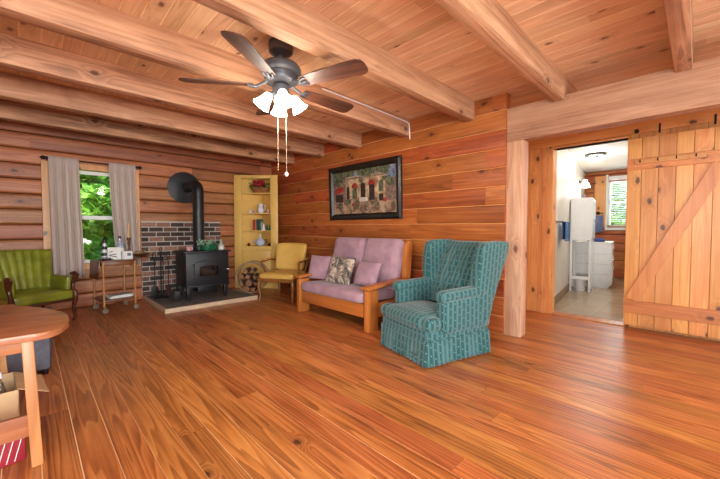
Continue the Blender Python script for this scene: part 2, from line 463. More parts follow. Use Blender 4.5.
red_print = t.set(Base_Color=c, Roughness=.6)
red_m = plain('deep_red_cover', C(150, 30, 44), .6)

# ------------------------------------------------------------------ setting
XL, YW, ZC = 3.6, 6.25, 2.575          # long wall face, window wall face, ceiling
X0, Y0 = -1.9, -2.3                  # walls behind the camera
XB = 4.95                            # boarded wall with the doorway
# floor: planks running along Y
m = MB(); m.bx(X0, XB+.1, Y0, YW+.1, -.06, -.012, mi=1)
x = X0; pw = .137; rng = random.Random(3)
gaps = []
while x < XB+.08:
    w = pw*(1 + rng.uniform(-.03, .03)); x1 = min(x+w, XB+.1)
    g = rng.uniform(.0006, .0016) if x > 1.4 else rng.uniform(.001, .003)
    y = Y0 - rng.uniform(0, 3)
    while y < YW+.1:
        L = rng.uniform(2.6, 4.4); y1 = min(y+L, YW+.1)
        if y1 > Y0:
            m.bx(x+g, x1-g, max(y, Y0)+.0008, y1-.0008, -.03, rng.uniform(-.0006, .0))
        y += L
    if -.8 < x < 1.7:
        m.bx(x-g-.0006, x+g+.0006, Y0, YW, -.02, -.0025, mi=2)
    x = x1
struct(m.build('floor', [W['floor'], brown_gap, pale_gap], smooth=0))

# ceiling boards along Y, pale gaps between paint in the bright board-edge highlights
m = MB(); m.bx(X0, XB+.1, Y0, YW+.1, ZC+.003, ZC+.06, mi=1)
x = X0
while x < XB+.08:
    w = .118; x1 = min(x+w, XB+.1)
    y = Y0 - rng.uniform(0, 3)
    while y < YW+.1:
        L = rng.uniform(2.2, 4.2); y1 = min(y+L, YW+.1)
        if y1 > Y0:
            m.bx(x+.0045, x1-.0045, max(y, Y0)+.001, y1-.001, ZC+rng.uniform(0, .001), ZC+.03)
        y += L
    x = x1
struct(m.build('ceiling', [W['ceil'], pale_gap], smooth=0))
m = MB(); m.bx(X0-.4, 10.2, Y0-.4, YW+.4, ZC+.2, ZC+.3)
struct(m.build('roof', plain('roof_underside', C(120, 100, 84), .8), smooth=0))

def log_profile(h, d, rb, n=5):
    """cross-section of a log or board course: (depth, height), face at depth 0, rounding rb at top and bottom"""
    e = .0035
    pts = [(d, e)]
    for i in range(n+1):
        a = PI/2*i/n
        pts.append((rb*.7*(1-math.sin(a)), e + rb*(1-math.cos(a))))
    for i in range(n+1):
        a = PI/2*i/n
        pts.append((rb*.7*(1-math.cos(a)), h-e - rb*(1-math.sin(a))))
    pts.append((d, h-e))
    return pts
def log_piece(m, wall, s0, s1, z, prof, face, off=0.0):
    """wall 'X': face at X=face looking -X, runs along Y;  wall 'Y': face at Y=face looking -Y, runs along X"""
    n = len(prof); vs = []
    for s in (s0, s1):
        for d, h in prof:
            vs.append((face+d+off, s, z+h) if wall == 'X' else (s, face+d+off, z+h))
    fs = [(i, (i+1) % n, n+(i+1) % n, n+i) for i in range(n)]
    fs += [list(range(n))[::-1], list(range(n, 2*n))]
    m.add(vs, fs)
def log_wall(m, wall, a, b, z0, z1, face, rb, hole=None, seed=1, course=.2, lens=(1.2, 2.8), jitter=.004):
    rng = random.Random(seed)
    z = z0
    while z < z1-.01:
        spans = [(a, b)]
        if hole and z+course*.5 > hole[2] and z+course*.5 < hole[3]:
            spans = [(a, hole[0]), (hole[1], b)]
        pr = log_profile(min(course, z1-z), .1, rb*rng.uniform(.8, 1.2))
        for s, e in spans:
            q = s - rng.uniform(0, lens[0])
            while q < e:
                L = rng.uniform(*lens)
                lo, hi = max(q, s)+.0008, min(q+L, e)-.0008
                if hi-lo > .02: log_piece(m, wall, lo, hi, z, pr, face, rng.uniform(0, jitter))
                q += L
        z += course
m = MB(); log_wall(m, 'X', 1.46, YW, 0, ZC, XL, .016, seed=5)
m.bx(XL+.012, XL+.14, 1.463, YW+.1, 0, ZC, mi=1)
struct(m.build('wall_right', [W['log'], groove_back], smooth=50))
m = MB(); log_wall(m, 'Y', X0, XL+.1, 0, ZC, YW, .035, hole=(.24, 1.18, .6, 2.0), seed=9, lens=(2.5, 5), jitter=.008)
for s, e, p, q in ((X0, .24, 0, ZC), (1.18, XL+.1, 0, ZC), (.24, 1.18, 0, .6), (.24, 1.18, 2.0, ZC)):
    m.bx(s, e, YW+.02, YW+.14, p, q, mi=1)
struct(m.build('wall_back', [W['logx'], dark_gap], smooth=50))

# walls behind the camera, with windows added to let in fill light
def holed(m, wall, face, a, b, holes, t, z1=ZC, mi=0):
    """plain wall slab with rectangular holes (s0,s1,z0,z1)"""
    def slab(s0, s1, p, q):
        if s1-s0 < 1e-4 or q-p < 1e-4: return
        if wall == 'X': m.bx(face, face+t, s0, s1, p, q, mi=mi)
        else: m.bx(s0, s1, face, face+t, p, q, mi=mi)
    s = a
    for h in sorted(holes):
        slab(s, h[0], 0, z1); slab(h[0], h[1], 0, h[2]); slab(h[0], h[1], h[3], z1); s = h[1]
    slab(s, b, 0, z1)
WH = [(-1.5, .3, .7, 2.2)]
m = MB(); holed(m, 'X', X0, Y0, YW+.1, WH, -.14)
struct(m.build('wall_left', W['log'], smooth=0))
FH = [(-1.5, .3, .7, 2.2), (2.4, 3.8, .7, 2.2)]
m = MB(); holed(m, 'Y', Y0, X0-.14, XB+.1, FH, -.14)
struct(m.build('wall_front', W['logx'], smooth=0))
def added_window(n, wall, face, h):
    m = MB(); g = MB()
    s0, s1, p, q = h
    def b(mm, a0, a1, b0, b1, d0, d1):
        if wall == 'X': mm.bx(face+d0, face+d1, a0, a1, b0, b1)
        else: mm.bx(a0, a1, face+d0, face+d1, b0, b1)
    for a0, a1, b0, b1 in ((s0-.08, s0, p-.08, q+.08), (s1, s1+.08, p-.08, q+.08), (s0, s1, p-.08, p), (s0, s1, q, q+.08), ((s0+s1)/2-.025, (s0+s1)/2+.025, p, q)):
        b(m, a0, a1, b0, b1, -.1, .02)
    o = struct(m.build('window_%d' % n, W['pine'], smooth=0))  # added window out of view, a way in for the fill light
    b(g, s0, s1, p, q, -.08, -.074)
    g.build('pane', pane_m, o, smooth=0)
for i, h in enumerate(WH): added_window(3+i, 'X', X0, h)
for i, h in enumerate(FH): added_window(6+i, 'Y', Y0, h)

# boarded wall with the doorway
DY0, DY1, DZ = .585, 1.40, 2.19
m = MB()
def boards(m, a, b, z0, z1, face, w=.135, seed=2, t=.03):
    rng = random.Random(seed); y = a
    while y < b-.01:
        y1 = min(y+w*rng.uniform(.92, 1.08), b)
        m.bx(face, face+t, y+.0012, y1-.0012, z0, z1, bev=.003)
        y = y1
boards(m, DY1, 1.9, 0, ZC, XB); boards(m, Y0, DY0, 0, ZC, XB, seed=4); boards(m, DY0, DY1, DZ, ZC, XB, seed=6)
holed(m, 'X', XB+.02, Y0, 2.0, [(DY0, DY1, 0, DZ)], .12, mi=1)
struct(m.build('wall_doorway', [W['pine'], dark_gap], smooth=0))
m = MB(); m.bx(XL+.14, XB, 1.86, 2.0, 0, ZC)
struct(m.build('wall_alcove', W['pinex'], smooth=0))
m = MB()   # door lining and casing
m.bx(XB-.02, XB+.15, DY1-.022, DY1, .0, DZ, bev=.003); m.bx(XB-.02, XB+.15, DY0, DY0+.02, 0, DZ, bev=.003)
m.bx(XB-.025, XB, DY1, DY1+.10, 0, DZ+.10, bev=.004)
struct(m.build('trim_1', W['pine'], smooth=0))
m = MB(); m.bx(XB-.02, XB+.15, DY0, DY1, DZ, DZ+.02, bev=.003)
m.bx(XB-.03, XB, -2.2, 1.72, DZ+.03, DZ+.155, bev=.004)
struct(m.build('trim_2', W['piney'], smooth=0))
m = MB(); m.bx(XB-.03, XB+.16, DY0, DY1, -.01, .012, bev=.004)
struct(m.build('trim_3', W['oak'], smooth=0))

# header, post, beams
m = MB(); m.box((XL+.105, (1.475+Y0)/2, 2.235), (.15, 1.475-Y0, .35), bev=.012)
struct(m.build('header_beam', W['head'], smooth=30), 'wide pale rough-sawn header beam spanning the opening before the doorway')
m = MB(); m.box((XL+.105, 1.385, 1.03), (.15, .185, 2.06), bev=.01)
struct(m.build('support_post', W['post'], smooth=30), 'square pale timber post at the end of the long log wall')
BY = [(.12, .1, 4.9), (.98, .1, 4.9), (1.875, .12, XL+.01), (2.78, .13, XL+.01), (3.68, .13, XL+.01), (4.58, .14, XL+.01), (5.48, .14, XL+.01), (-.78, .1, 4.9)]
rng = random.Random(4)
for i, (y, w, xe) in enumerate(BY):
    m = MB(); m.box(((X0+xe)/2, y, (2.36+ZC)/2+.004), (xe-X0, w, ZC-2.36+.008), bev=.007, seg=2)
    o = struct(m.build('ceiling_beam', W['beam'], smooth=30), {.12: 'short-looking ceiling beam meeting the header above the barn door', .98: 'ceiling beam meeting the header above the end of the log wall', 1.875: 'ceiling beam on the camera side of the fan', 2.78: 'ceiling beam carrying the thin white cable', 3.68: 'ceiling beam between the white cable and the yellow cabinet, third from the window wall', 4.58: 'second ceiling beam from the window wall', 5.48: 'ceiling beam next to the window wall', -.78: 'ceiling beam over the doorway end, outside the photo'}[y])
    o['group'] = 'rough-sawn ceiling beams'

# ------------------------------------------------------------------ main window (window wall)
m = MB()
m.bx(.145, .245, YW-.03, YW+.03, .55, 2.06, bev=.004); m.bx(1.175, 1.265, YW-.03, YW+.03, .55, 2.06, bev=.004)
m.bx(.245, 1.175, YW-.025, YW+.03, .55, .64, bev=.004); m.bx(.245, 1.175, YW-.03, YW+.02, 1.985, 2.06, bev=.004)
for a, b in ((.24, .25), (1.17, 1.18)): m.bx(a, b, YW, YW+.14, .62, 2.0)
m.bx(.24, 1.18, YW, YW+.14, .61, .62); m.bx(.24, 1.18, YW, YW+.14, 1.99, 2.0)
win1 = struct(m.build('window_1', W['pine'], smooth=0), 'double-hung window with pale pine casing')
m = MB()
for z0, z1, yo in ((.63, 1.33, .04), (1.27, 1.98, .07)):
    for a, b, p, q in ((.25, .30, z0, z1), (1.12, 1.17, z0, z1), (.30, 1.12, z0, z0+.055), (.30, 1.12, z1-.05, z1)):
        m.bx(a, b, YW+yo, YW+yo+.03, p, q, bev=.003)
m.build('sash', sash_m, win1, smooth=0)
for z0, z1, yo in ((.68, 1.285, .052), (1.32, 1.935, .082)):
    g = MB(); g.bx(.30, 1.12, YW+yo, YW+yo+.005, z0, z1); g.build('pane', pane_m, win1, smooth=0)
# rod and curtains
rod = thing('curtain_rod', 'thin dark metal curtain rod with ball finials above the window', 'curtain rod', (.71, 6.165, 2.09))
m = MB(); m.tube([(-.54, 0, 0), (.55, 0, 0)], .009, 10); m.build('rod', dark_iron, rod)
for s in (-.545, .555):
    m = MB(); m.sphere((s, 0, 0), .026, 8); m.sphere((s*1.04, 0, 0), .012, 6); m.build('finial', dark_iron, rod)
for s in (-.5, .51):
    m = MB(); m.bar((s, 0, 0), (s, .088, 0), .012, .012); m.box((s, .082, 0), (.03, .012, .06), bev=.003); m.build('bracket', dark_iron, rod)
def curtain(x0, x1, xb0, xb1, zb, label, seed):
    rng = random.Random(seed); ph = [rng.uniform(0, 6) for _ in range(4)]
    def fn(u, v):
        z = 2.115 + (zb-2.115)*v
        a = x0 + (x1-x0)*u; b = xb0 + (xb1-xb0)*u
        k = min(1, v*1.15)**1.3
        x = a + (b-a)*k
        amp = .011 + .013*v
        y = -.0 + amp*math.sin(u*2*PI*5.2+ph[0]+.5*v) + amp*.5*math.sin(u*2*PI*9+ph[1]) + .01*math.sin(3*v+ph[2])
        if v < .04: y = y*.3
        return (x, 6.14+y, z + .012*math.sin(u*9+ph[3])*v)
    m = MB(); m.grid(fn, 60, 30)
    return tag(m.build('curtain', curtain_m, smooth=60, mods=solidify(.004)), label, 'curtain')
curtain(.215, .53, .225, .56, .46, 'taupe sheer curtain hanging beside the green armchair', 3)
curtain(.87, 1.205, .93, 1.235, .58, 'taupe sheer curtain hanging behind the serving cart', 8)

# ------------------------------------------------------------------ outside: trees, lawn
m = MB(); m.bx(-8, 24, -8, 24, -.5, -.4)
m = MB(); m.add([(-14, 6.6, -.4), (24, 6.6, -.4), (24, 26, -.4), (-14, 26, -.4)], [(0, 1, 2, 3)])
m.add([(10, -12, -.4), (26, -12, -.4), (26, 6.6, -.4), (10, 6.6, -.4)], [(0, 1, 2, 3)])
struct(m.build('ground', grass_m, smooth=0))
def tree(loc, h, rad, n, label, seed, low=.2, name='leafy_tree'):
    rng = random.Random(seed)
    T = thing(name, label, 'tree', loc, 0, 'trees outside the windows')
    m = MB()
    m.tube([(0, 0, 0), (.06, .03, h*.3), (-.04, .05, h*.6), (0, 0, h*.85)], [.12, .1, .07, .02], 8)
    for k in range(7):
        a = k*2.4; z = h*(.2+.09*k)
        m.tube([(0, 0, z), (rad*.4*math.cos(a), rad*.4*math.sin(a), z+h*.08), (rad*.8*math.cos(a), rad*.8*math.sin(a), z+h*.13)], [.05, .03, .01], 6)
    m.build('trunk', W['bark'], T)
    m = MB(); vs = []; fs = []
    blobs = []
    for k in range(26):
        a = rng.uniform(0, 2*PI); z = rng.uniform(low*h, h); rr = rad*(1-.35*abs(z/h-.5)*2)*math.sqrt(rng.uniform(.1, 1))
        blobs.append((rr*math.cos(a), rr*math.sin(a), z, rng.uniform(.4, .7)*rad*.6))
    for i in range(n):
        bx, by, bz, brr = blobs[i % len(blobs)]
        d = Vector((rng.gauss(0, 1), rng.gauss(0, 1), rng.gauss(0, .8))); d.normalize(); d *= brr*rng.uniform(.5, 1.05)
        c = Vector((bx, by, bz)) + d
        e = Euler((rng.uniform(-.9, .9), rng.uniform(-.9, .9), rng.uniform(0, 6.28))).to_matrix()
        L = rng.uniform(.09, .17)
        b = len(vs)
        for p in ((-L, 0, 0), (0, -L*.45, .012), (L, 0, 0), (0, L*.45, .012)): vs.append(tuple(c + e @ Vector(p)))
        fs.append((b, b+1, b+2, b+3))
    m.add(vs, fs)
    m.build('foliage', leaf_m, T, smooth=0)
tree((.45, 11.0, -.4), 3.6, 1.75, 12000, 'bright green leafy tree filling the lower sash of the curtained window', 1, .05)
tree((4.1, 17.2, -.4), 8.5, 3.0, 14000, 'tall leafy tree seen through the upper sash of the curtained window', 2, .1)
tree((-2.9, 12.5, -.4), 6.5, 1.8, 5000, 'leafy tree beyond the taupe curtain next to the green armchair', 3, .1)
tree((1.25, 8.35, -.4), 2.3, .75, 5000, 'low leafy shrub just outside the curtained window behind the serving cart', 6, .05, 'leafy_shrub')
tree((14.0, 2.2, -.4), 6.0, 2.0, 12000, 'leafy tree outside the bathroom window', 4, .1)
# ------------------------------------------------------------------ bathroom
BX1 = 9.6; BZ = 2.48
m = MB(); m.bx(XB+.1, 10.0, -.6, 2.4, -.08, 0)
struct(m.build('floor_bathroom', bath_tile, smooth=0))
m = MB(); m.bx(XB+.1, 10.0, -.6, 2.4, BZ, BZ+.06)
struct(m.build('ceiling_bathroom', white_ceil, smooth=0))
LA, LB = Vector((5.06, 1.45, 0)), Vector((9.7, 1.995, 0))
dl = (LB-LA).normalized(); nl = Vector((dl.y, -dl.x, 0))      # nl points into the room (-Y)
aL = math.atan2(dl.y, dl.x)
def lw(s, off, z):          # point on the bathroom's left wall
    p = LA + dl*s + nl*off
    return (p.x, p.y, z)
m = MB(); m.bar(lw(0, -.05, BZ/2), lw(4.75, -.05, BZ/2), .1, BZ)
struct(m.build('wall_bathroom_left', cream_wall, smooth=0))
m = MB(); m.bar(lw(0.02, .008, .06), lw(2.3, .008, .06), .016, .12, bev=.003)
struct(m.build('baseboard_bathroom', plain('taupe_base', C(150, 122, 100), .5), smooth=0))
m = MB(); m.bx(XB+.14, 10, -.75, -.6, 0, BZ)
struct(m.build('wall_bathroom_right', cream_wall, smooth=0))
BWH = (.85, 1.52, 1.16, 2.33)
m = MB(); log_wall(m, 'X', -.65, 2.4, 0, BZ, BX1, .02, hole=(BWH[0], BWH[1], 1.19, 2.3), seed=12)
holed(m, 'X', BX1+.03, -.65, 2.4, [BWH], .12, BZ, 1)
struct(m.build('wall_bathroom_back', [W['log'], dark_gap], smooth=50))
m = MB()
m.bx(BX1-.03, BX1+.02, BWH[1]+.04, BWH[1]+.26, 1.16, 2.36, bev=.004); m.bx(BX1-.03, BX1+.02, BWH[0]-.1, BWH[0], 1.05, 2.42, bev=.004)
win2 = struct(m.build('window_2', W['pine'], smooth=0), 'bathroom window with white blind')
m = MB()
y0, y1, z0, z1 = BWH
for a, b, p, q in ((y0, y0+.05, z0, z1), (y1-.05, y1, z0, z1), (y0, y1, z0, z0+.06), (y0, y1, z1-.06, z1), (y0, y1, 1.73, 1.77)):
    m.bx(BX1+.02, BX1+.06, a, b, p, q, bev=.003)
m.bx(BX1-.02, BX1+.02, y1, y1+.045, z0-.05, z1+.06, bev=.003); m.bx(BX1-.04, BX1+.02, y0-.03, y1+.045, z0-.06, z0, bev=.003)
m.build('sash', sash_m, win2, smooth=0)
g = MB(); g.bx(BX1+.04, BX1+.045, y0, y1, z0, z1); g.build('pane', pane_m, win2, smooth=0)
bl = thing('window_blind', 'white slatted blind in the bathroom window, slats open', 'blind', (BX1-.01, (y0+y1)/2, z0))
m = MB(); m.box((0, 0, z1-z0-.04), (.05, y1-y0-.02, .10), bev=.006); m.build('headrail', white_paint, bl)
m = MB()
for k in range(26):
    m.box((0, 0, .02+k*.041), (.036, y1-y0-.03, .0025), rot=(0, R(8), 0))
m.build('slats', white_paint, bl, smooth=0)
# etagere
sA = 1.98; 
cab = thing('storage_tower', 'tall white bathroom storage tower on open legs', 'cabinet', lw(sA, 0, 0), aL)
# local: x along wall (away from camera), y: -y out of wall
D_, L_ = .34, .52
m = MB(); m.bx(0, L_, -D_, -.02, .93, .955, bev=.003); m.bx(0, L_, -D_, -.02, 1.665, 1.69, bev=.003)
m.bx(0, .02, -D_, -.02, .955, 1.665); m.bx(L_-.02, L_, -D_, -.02, .955, 1.665); m.bx(.02, L_-.02, -.03, -.02, .955, 1.665); m.bx(.02, L_-.02, -D_+.03, -.03, 1.3, 1.315)
m.build('body', white_paint, cab, smooth=30)
for a in (.003, .262):
    m = MB()
    for p, q, r0, r1 in ((a, a+.03, .96, 1.66), (a+.225, a+.255, .96, 1.66), (a+.03, a+.225, .96, .99), (a+.03, a+.225, 1.63, 1.66), (a+.03, a+.225, 1.3, 1.32)):
        m.bx(p, q, -D_-.018, -D_, r0, r1, bev=.002)
    d = m.build('door', white_paint, cab, smooth=30)
    g = MB(); g.bx(a+.03, a+.225, -D_-.010, -D_-.006, .99, 1.63); g.build('pane', pane_m, d, smooth=0)
    k = MB(); k.sphere((a+(.24 if a < .1 else .015), -D_-.03, 1.28), .012, 6); k.build('knob', chrome, d)
for px_ in (.0, L_-.035):
    for py_ in (-D_, -.055):
        m = MB(); m.bx(px_, px_+.035, py_, py_+.035, 0, .93, bev=.003); m.build('leg', white_paint, cab, smooth=30)
m = MB(); m.bx(0, .035, -D_+.035, -.055, .22, .28, bev=.003); m.bx(L_-.035, L_, -D_+.035, -.055, .22, .28, bev=.003); m.bx(.035, L_-.035, -.05, -.02, .22, .28, bev=.003)
m.build('stretcher', white_paint, cab, smooth=30)
# little box on top
p = lw(sA+.06, .2, 1.69)
tag(MB().box((0, 0, .03), (.06, .06, .06), bev=.004).build('trinket_box', plain('lilac_box', C(150, 134, 150), .5)), 'small lilac box on top of the white storage tower', 'box', loc=p, rz=aL)
# step stool beneath
stl = thing('step_stool', 'small stool with grey seat and chrome legs beneath the storage tower', 'stool', lw(sA+.32, .24, 0), aL)
MB().cushion((0, 0, .265), (.20, .20, .04), r=.018, n=5).build('seat', plain('grey_vinyl', C(150, 146, 142), .5), stl)
for a in (-1, 1):
    for b in (-1, 1):
        MB().tube([(a*.08, b*.07, .25), (a*.095, b*.085, .0)], .010, 8).build('leg', chrome, stl)
wb = thing('waste_bin', 'white plastic waste bin standing between the storage tower legs', 'bin', lw(sA+.15, .17, 0), aL)
stl.location = lw(sA+.37, .19, 0)
m = MB(); m.lathe([(.07, 0), (.075, .01), (.09, .23), (.094, .235), (.088, .235), (.072, .02)], n=20); m.build('bucket', white_paint, wb)
# dresser
dr = thing('chest_of_drawers', 'white chest of drawers against the bathroom wall', 'dresser', lw(2.72, 0, 0), aL)
DD, DL, DH = .60, .80, .88
m = MB(); m.bx(0, DL, -DD, -.01, .04, DH-.02, bev=.004); m.bx(.03, DL-.03, -DD+.03, -.02, 0, .04)
m.build('carcass', white_paint, dr, smooth=30)
MB().bx(-.012, DL+.012, -DD-.02, -.005, DH-.02, DH, bev=.005).build('top', white_paint, dr, smooth=30)
m = MB()
for k in range(1, 4): m.bx(-.003, .003, -DD+.02, -.03, .06+k*.195, .066+k*.195)
m.build('panel_line', plain('pale_grey_line', C(196, 198, 206), .5), dr, smooth=0)
for k in range(4):
    z0 = .06+k*.195
    d = MB().bx(.01, DL-.01, -DD-.018, -DD, z0, z0+.185, bev=.004).build('drawer', white_paint, dr, smooth=30)
    for q in (.18, DL-.18):
        MB().tube([(q-.05, -DD-.018, z0+.1), (q-.05, -DD-.04, z0+.1), (q+.05, -DD-.04, z0+.1), (q+.05, -DD-.018, z0+.1)], .006, 6).build('handle', chrome, d)
p = lw(2.72+.16, .36, DH)
def crumple(sx, sy, sz, seed):
    rng = random.Random(seed); ph = [rng.uniform(0, 6) for _ in range(6)]
    def fn(q, u):
        w = .25*math.sin(u.x*5+ph[0])+.2*math.sin(u.y*6+ph[1])+.15*math.sin(u.x*3+u.y*7+ph[2])
        return Vector((q.x*(1+.1*math.sin(u.y*4+ph[3])), q.y*(1+.1*math.sin(u.x*4+ph[4])), q.z*(1+(w if u.z > 0 else 0))))
    return MB().cushion((0, 0, sz/2), (sx, sy, sz), r=sz*.45, n=10, fn=fn)
tag(crumple(.22, .26, .06, 3).build('folded_cloth', navy_cloth_m), 'navy blue cloth lying on the white chest of drawers', 'cloth', loc=p, rz=aL)
# towel bars and towels
def towel(name, w, l, mat, label, loc, rz):
    def fn(u, v):
        L = l
        s = v*(2*L)
        off = .006*math.sin(u*9)+.004*math.sin(u*17+1)
        if s < L: return ((u-.5)*w, -.028-off*(1-s/L), -(L-s)+.0)
        s -= L
        return ((u-.5)*w*1.0, .014+off*.3, -s*.9)
    m = MB(); m.grid(fn, 20, 34)
    return tag(m.build(name, mat, smooth=60, mods=solidify(.008)), label, 'towel', loc=loc, rz=rz)
tb = thing('towel_bar', 'black towel bar on the cream bathroom wall', 'towel bar', lw(.75, .0, 1.24), aL)
m = MB(); m.tube([(-.25, -.06, 0), (.45, -.06, 0)], .009, 8); m.build('bar', dark_iron, tb)
for s in (-.24, .44):
    m = MB(); m.tube([(s, -.06, 0), (s, 0, 0)], .008, 8); m.lathe([(.028, 0), (.028, .008)], (s, 0, 0), 12, 0, Matrix.Rotation(R(90), 4, 'X')); m.build('bracket', dark_iron, tb)
towel('bath_towel', .42, .31, blue_towel_m, 'bright blue towel on the black bar of the cream bathroom wall', lw(.96, .070, 1.253), aL)
hk = thing('towel_hook', 'black hook on the pine board beside the bathroom window', 'hook', (BX1-.03, 1.70, 1.50), R(-90))
m = MB(); m.lathe([(.04, 0), (.04, .008), (.012, .012), (.012, .05)], (0, 0, 0), 14, 0, Matrix.Rotation(R(90), 4, 'X')); m.build('rosette', dark_iron, hk)
m = MB(); m.tube([(-.11, -.05, 0), (.11, -.05, 0)], .008, 8); m.build('bar', dark_iron, hk)
towel('hand_towel', .21, .40, slate_towel_m, 'slate blue towel hanging beside the bathroom window', (BX1-.088, 1.70, 1.455), R(-90))
# sconce above the tower and ceiling fixture
sc = thing('wall_sconce', 'black wall sconce with lit white shade on the bathroom wall', 'wall lamp', lw(3.35, 0, 2.12), aL)
m = MB(); m.lathe([(.06, 0), (.06, .012), (.02, .02)], (0, 0, 0), 16, 0, Matrix.Rotation(R(90), 4, 'X')); m.build('backplate', dark_iron, sc)
m = MB(); m.tube([(0, -.01, 0), (0, -.08, .05), (0, -.14, .05), (0, -.16, .0), (0, -.16, -.03)], .010, 8); m.tube([(-.16, -.1, .05), (.16, -.1, .05)], .012, 8); m.build('arm', dark_iron, sc)
for s in (-.15, .15):
    m = MB(); m.lathe([(.03, 0), (.045, -.05), (.075, -.13), (.07, -.13), (.04, -.05), (.026, -.005)], (s, -.12, .03), 18); m.build('shade', bath_glow, sc)
bl2 = thing('ceiling_light', 'dark-rimmed glass ceiling light seen through the doorway above the storage tower', 'ceiling lamp', (7.30, 1.36, BZ), 0)
m = MB(); m.lathe([(.16, 0), (.17, -.012), (.16, -.03), (.06, -.035)], n=28); m.build('rim', dark_iron, bl2)
for k in range(3):
    a = 2*PI*k/3+.5
    m = MB(); m.lathe([(.02, 0), (.045, -.03), (.06, -.075), (.05, -.085), (.01, -.085)], (.09*math.cos(a), .09*math.sin(a), -.03), 16); m.build('glass_shade', bath_glow, bl2)

dup(bl2, (5.75, .45, BZ), 0, 'added flat dark-rimmed ceiling light, unseen behind the barn door, brightening the bathroom')  # second fixture added out of view to brighten the bathroom furniture

# ------------------------------------------------------------------ barn door
bd = thing('barn_door', 'sliding knotty pine barn door with diagonal brace and cross battens', 'door', (4.86, 0, 0))
DYa, DYb = -.78, .60
y = DYa; rng = random.Random(11)
while y < DYb-.02:
    y1 = min(y+.1385*rng.uniform(.93, 1.07), DYb)
    if DYb-y1 < .05: y1 = DYb
    MB().bx(0, .025, y+.0015, y1-.0015, .045, 2.15, bev=.003).build('plank', W['pine'], bd, smooth=0)
    y = y1
for z0, z1 in ((.19, .33), (1.80, 1.92)):
    MB().bx(-.025, 0, DYa, DYb-.002, z0, z1, bev=.004).build('batten', W['piney'], bd, smooth=0)
MB().bar((-.0125, .53, .34), (-.0125, -.13, 1.79), .12, .025, bev=.003, up=(1, 0, 0)).build('diagonal_brace', W['pine'], bd, smooth=0)
hs = MB().bx(-.045, -.025, -.03, .53, 1.855, 1.905, bev=.004).build('hook_strip', W['pinex'], bd, smooth=0)
for k in range(4):
    yy = .48-k*.145
    MB().tube([(-.045, yy, 1.885), (-.075, yy, 1.87), (-.085, yy, 1.885), (-.085, yy, 1.90)], .005, 6).build('hook', dark_iron, hs)
trk = thing('door_hangers', 'black strap hangers and round bolt above the barn door', 'door hardware', (4.86, 0, 2.2))
for yy in (.33, -.08):
    MB().bx(-.03, -.022, yy-.009, yy+.009, -.03, .07, bev=.002).build('hanger', dark_iron, trk, smooth=0)
for yy in (.52,):
    MB().lathe([(.022, 0), (.022, .03), (.01, .034)], (-.02, yy, .02), 14, 0, Matrix.Rotation(R(-90), 4, 'Y')).build('bolt', dark_iron, trk)

# ------------------------------------------------------------------ ceiling fan
FX, FY = 1.41, 2.29
fan = thing('ceiling_fan', 'five-bladed walnut ceiling fan with dark metal motor and lit bell shades', 'ceiling fan', (FX, FY, ZC))
m = MB(); m.lathe([(.05, 0), (.088, -.012), (.095, -.045), (.088, -.085), (.055, -.108), (.02, -.112)], n=28); m.build('canopy', bronze, fan)
m = MB(); m.tube([(0, 0, -.1), (0, 0, -.17)], .026, 14); m.build('downrod', bronze, fan)
m = MB(); m.lathe([(.03, -.155), (.08, -.16), (.135, -.182), (.155, -.215), (.152, -.238), (.135, -.252), (.118, -.256), (.115, -.285), (.128, -.293), (.122, -.308), (.07, -.32), (.03, -.325)], n=36); m.build('motor_housing', bronze, fan)
BZ_ = -.337
def blade():
    m = MB()
    ol = []
    prof = [(.20, .048), (.23, .056), (.40, .066), (.58, .076), (.68, .078), (.715, .062), (.728, .03)]
    pts = [(x, w) for x, w in prof] + [(x, -w) for x, w in prof[::-1]]
    m.prism(pts, -.004, .004, 'XY', bev=.0015, seg=1)
    return m
pitch = Matrix.Rotation(R(-13), 4, 'X')
for k in range(5):
    a = R(72*k)
    Mx = Matrix.Rotation(a, 4, 'Z') @ Matrix.Translation((0, 0, BZ_)) @ pitch
    o = blade().build('blade', W['walnut'], fan, smooth=30); o.matrix_local = Mx
    mi = MB()
    mi.tube([(.085, 0, .045), (.14, 0, .012), (.2, 0, -.014), (.245, .0, -.006)], [.014, .012, .010, .008], 8)
    mi.tube([(.17, 0, -.018), (.205, .03, -.012), (.245, .036, -.006)], .007, 8); mi.tube([(.17, 0, -.018), (.205, -.03, -.012), (.245, -.036, -.006)], .007, 8)
    b = mi.build('blade_iron', bronze, o)
m = MB(); m.lathe([(.03, -.32), (.06, -.335), (.065, -.39), (.055, -.43), (.03, -.445), (.012, -.46)], n=24); m.build('light_hub', bronze, fan)
for k in range(4):
    a = R(45+90*k+20)
    c, s = math.cos(a), math.sin(a)
    m = MB(); m.tube([(.04*c, .04*s, -.405), (.075*c, .075*s, -.40), (.09*c, .09*s, -.415)], .012, 8); arm = m.build('lamp_arm', bronze, fan)
    tilt = Matrix.Translation((.085*c, .085*s, -.41)) @ Matrix.Rotation(a, 4, 'Z') @ Matrix.Rotation(R(-35), 4, 'Y')
    m = MB(); m.lathe([(.022, 0), (.033, -.012), (.039, -.045), (.050, -.082), (.067, -.112), (.063, -.112), (.047, -.08), (.036, -.045), (.02, -.014)], (0, 0, 0), 24, 0, tilt)
    m.build('glass_shade', shade_glow, fan)
for (dx, dy, zl, rr) in ((.0, .05, -.965, .008), (.025, -.03, -1.0, .016)):
    m = MB(); m.tube([(dx, dy, -.42), (dx, dy, zl)], .0022, 6); ch = m.build('pull_chain', pale_chain, fan)
    MB().sphere((dx, dy, zl-rr*.6), rr, 8, 0, (1, 1, 1.15)).build('pull_knob', porcelain if rr > .01 else brass, ch)
